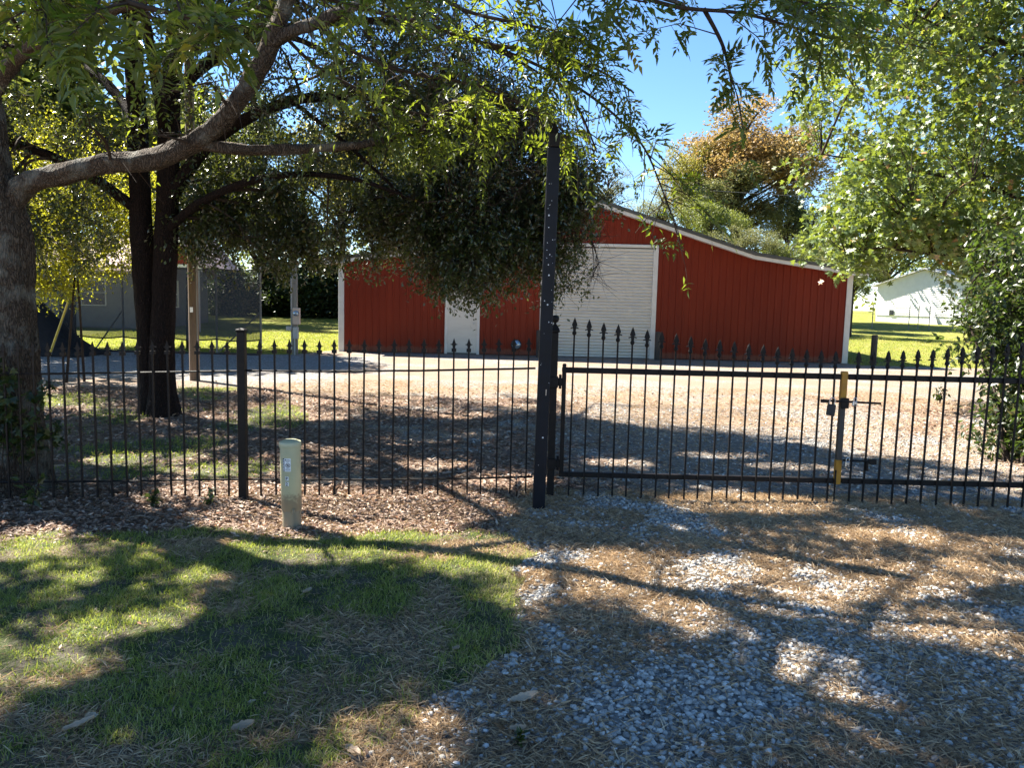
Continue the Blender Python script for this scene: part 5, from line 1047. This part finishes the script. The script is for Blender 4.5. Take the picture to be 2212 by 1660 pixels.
# larger single leaves
def fallen_leaf(px, py, L, Wd, rz, curl, label, tint=.5):
    p = gnd(px, py); nu, nv = 9, 6; V = []; F_ = []
    for i_ in range(nu+1):
        u = i_/nu; w = Wd*math.sin(PI*min(1, u*.98+.02))**.75*(1+.12*math.sin(u*17))
        for j in range(nv+1): v = j/nv-.5; V.append((L*(u-.5), w*v, .012+curl*(abs(v)*2)**2*.5+curl*.8*(u-.4)**2 + .003*math.sin(23*u+9*v)))
    for i_ in range(nu):
        for j in range(nv): q = i_*(nv+1)+j; F_.append((q, q+nv+1, q+nv+2, q+1))
    b = B().add(V, F_); b.tube([(-L*.5, 0, .012), (-L*.78, L*.04, .008)], [.0018, .0012], 5)
    o = b.obj('fallen_leaf', 'tan_leaf', None, (p[0], p[1], float(surf(p[0], p[1]))+.012), smooth=True); o.rotation_euler = (random.uniform(-.15, .15), random.uniform(-.2, .2), rz)
    a = o.data.attributes.new('rnd', 'FLOAT', 'FACE'); a.data.foreach_set('value', np.full(len(o.data.polygons), tint, np.float32)); return tag(o, label, 'leaf', 'fallen leaves in the foreground')
fallen_leaf(664, 1287, .085, .045, 1.2, .02, 'curled tan fallen leaf on shaded grass in front of the pedestal', .8)
fallen_leaf(172, 1578, .12, .045, .6, .02, 'long tan fallen leaf on grass in the lower left corner', .7)
fallen_leaf(196, 1560, .06, .05, 2.2, .015, 'short pale fallen leaf touching the tip of long leaf, lower left', 1.)
fallen_leaf(527, 1587, .09, .06, .3, .025, 'brown crumpled leaf at bottom edge of grass', .1)
fallen_leaf(1133, 1524, .125, .055, .25, .022, 'broad pale grey-tan leaf lying on gravel near the bottom', .95)
fallen_leaf(1118, 1592, .07, .04, .1, .012, 'small reddish-tan leaf below the broad pale leaf', .2)
fallen_leaf(985, 1415, .05, .035, 1.0, .012, 'little brown leaf at the edge between grass and straw', .1)
fallen_leaf(760, 1637, .075, .05, 2.6, .02, 'tan leaf cut close to the bottom edge, left of centre', .4)
# sticks
def stick(px, py, L, rz, label, r=.006):
    p = gnd(px, py); n = 7; pts = [(L*(k/n-.5), .03*L*math.sin(2.3*k), .012+.01*math.sin(1.7*k)) for k in range(n+1)]; b = B(); b.tube(pts, [r*(1-.08*k) for k in range(n+1)], 6)
    b.tube([pts[3], (pts[3][0]+L*.16, pts[3][1]+L*.1, .03)], [r*.6, r*.3], 5); o = b.obj('fallen_stick', 'dry_stick', None, (p[0], p[1], float(surf(p[0], p[1])))); o.rotation_euler = (0, 0, rz); return tag(o, label, 'stick', 'fallen sticks')
stick(360, 1120, .55, .25, 'thin dry stick in leaf litter left of the fence post'); stick(985, 1083, .36, .55, 'pale straight stick on litter near tall steel post'); stick(180, 1105, .7, .35, 'bent stick in shade right of the big left trunk', .008)
stick(700, 1105, .4, -.4, 'short stick on litter right of the pedestal')
# small plants by the fence
def weed(px, py, h, n, L, label, name='weed', mat='shrub_leaf', cat='weed'):
    p = gnd(px, py); base = np.array([p[0], p[1], float(surf(p[0], p[1]))]); t = thing(name, base, label, cat, 'weeds along the fence'); g = G(); st = B()
    for k in range(n):
        a = rng.random()*2*PI; e = np.array([math.cos(a)*h*.55*rng.random(), math.sin(a)*h*.4*rng.random(), h*(.6+.5*rng.random())]); Pp = spline([(0, 0, 0), e*np.array([.3, .3, .55]), e], 4); st.tube([tuple(q) for q in Pp], list(np.linspace(.004, .0018, len(Pp))), 5)
        m = 8; q = Pp[np.clip((np.linspace(.3, 1, m)*(len(Pp)-1)).astype(int), 0, len(Pp)-1)]; D = rng.normal(size=(m, 3))+np.array([0, 0, .1]); V, T, r = leaves(LT_LANCE, q, D, nrm(m, .5), L*(.7+.5*rng.random(m)), L*.5*(.7+.5*rng.random(m)), rng.random(m)*.9+.1); g.add(V, T, r)
    st.obj('stems', 'twig', t); mobj('foliage', g.mesh('foliage'), mat, t)
weed(330, 1098, .16, 5, .07, 'low green weed in the litter left of fence post'); weed(455, 1095, .12, 4, .06, 'small pale green weed just left of the fence post base')
weed(70, 1110, .28, 4, .09, 'spindly weed at the foot of the big left trunk'); weed(1115, 1078, .16, 7, .06, 'rust-brown withered weed at the foot of tall steel post', 'dead_weed', 'litter_leaf')
weed(720, 1072, .20, 5, .05, 'reddish small weed behind the fence right of the pedestal', 'dead_weed', 'litter_leaf'); weed(1120, 1615, .05, 4, .035, 'tiny bright green sprout on gravel at the bottom', 'sprout')
weed(2030, 872, .3, 8, .09, 'low yellow-green plant on drive behind right gate leaf', 'ground_plant')
# vine on fence and trunk
vp = np.array([-4.36, 6.66, .55]); t = thing('climbing_vine', vp, 'leafy green vine climbing the fence beside left trunk', 'vine'); g = G(); st = B(); P = []
for k in range(9):
    e = np.array([rng.uniform(-.35, .55), rng.uniform(-.1, .12), rng.uniform(-.1, .62)]); q = spline([(rng.uniform(-.2, .2), 0, -.65), e*.6+np.array([0, 0, -.1]), e], 6); st.tube([tuple(v) for v in q], list(np.linspace(.005, .002, len(q))), 5); P.append(q[4:])
P = np.concatenate(P); P = np.repeat(P, 5, 0)+rng.normal(size=(len(P)*5, 3))*np.array([.05, .035, .05]); m = len(P)
V, T, r = leaves(LT_STAR, P, rng.normal(size=(m, 3))+np.array([0, -.3, -.4]), nrm(m, .6)+np.array([0, -.6, 0]), .06+.03*rng.random(m), .06+.03*rng.random(m), rng.random(m)*.95); g.add(V, T, r); st.obj('stems', 'twig', t); mobj('foliage', g.mesh('foliage'), 'shrub_leaf', t)
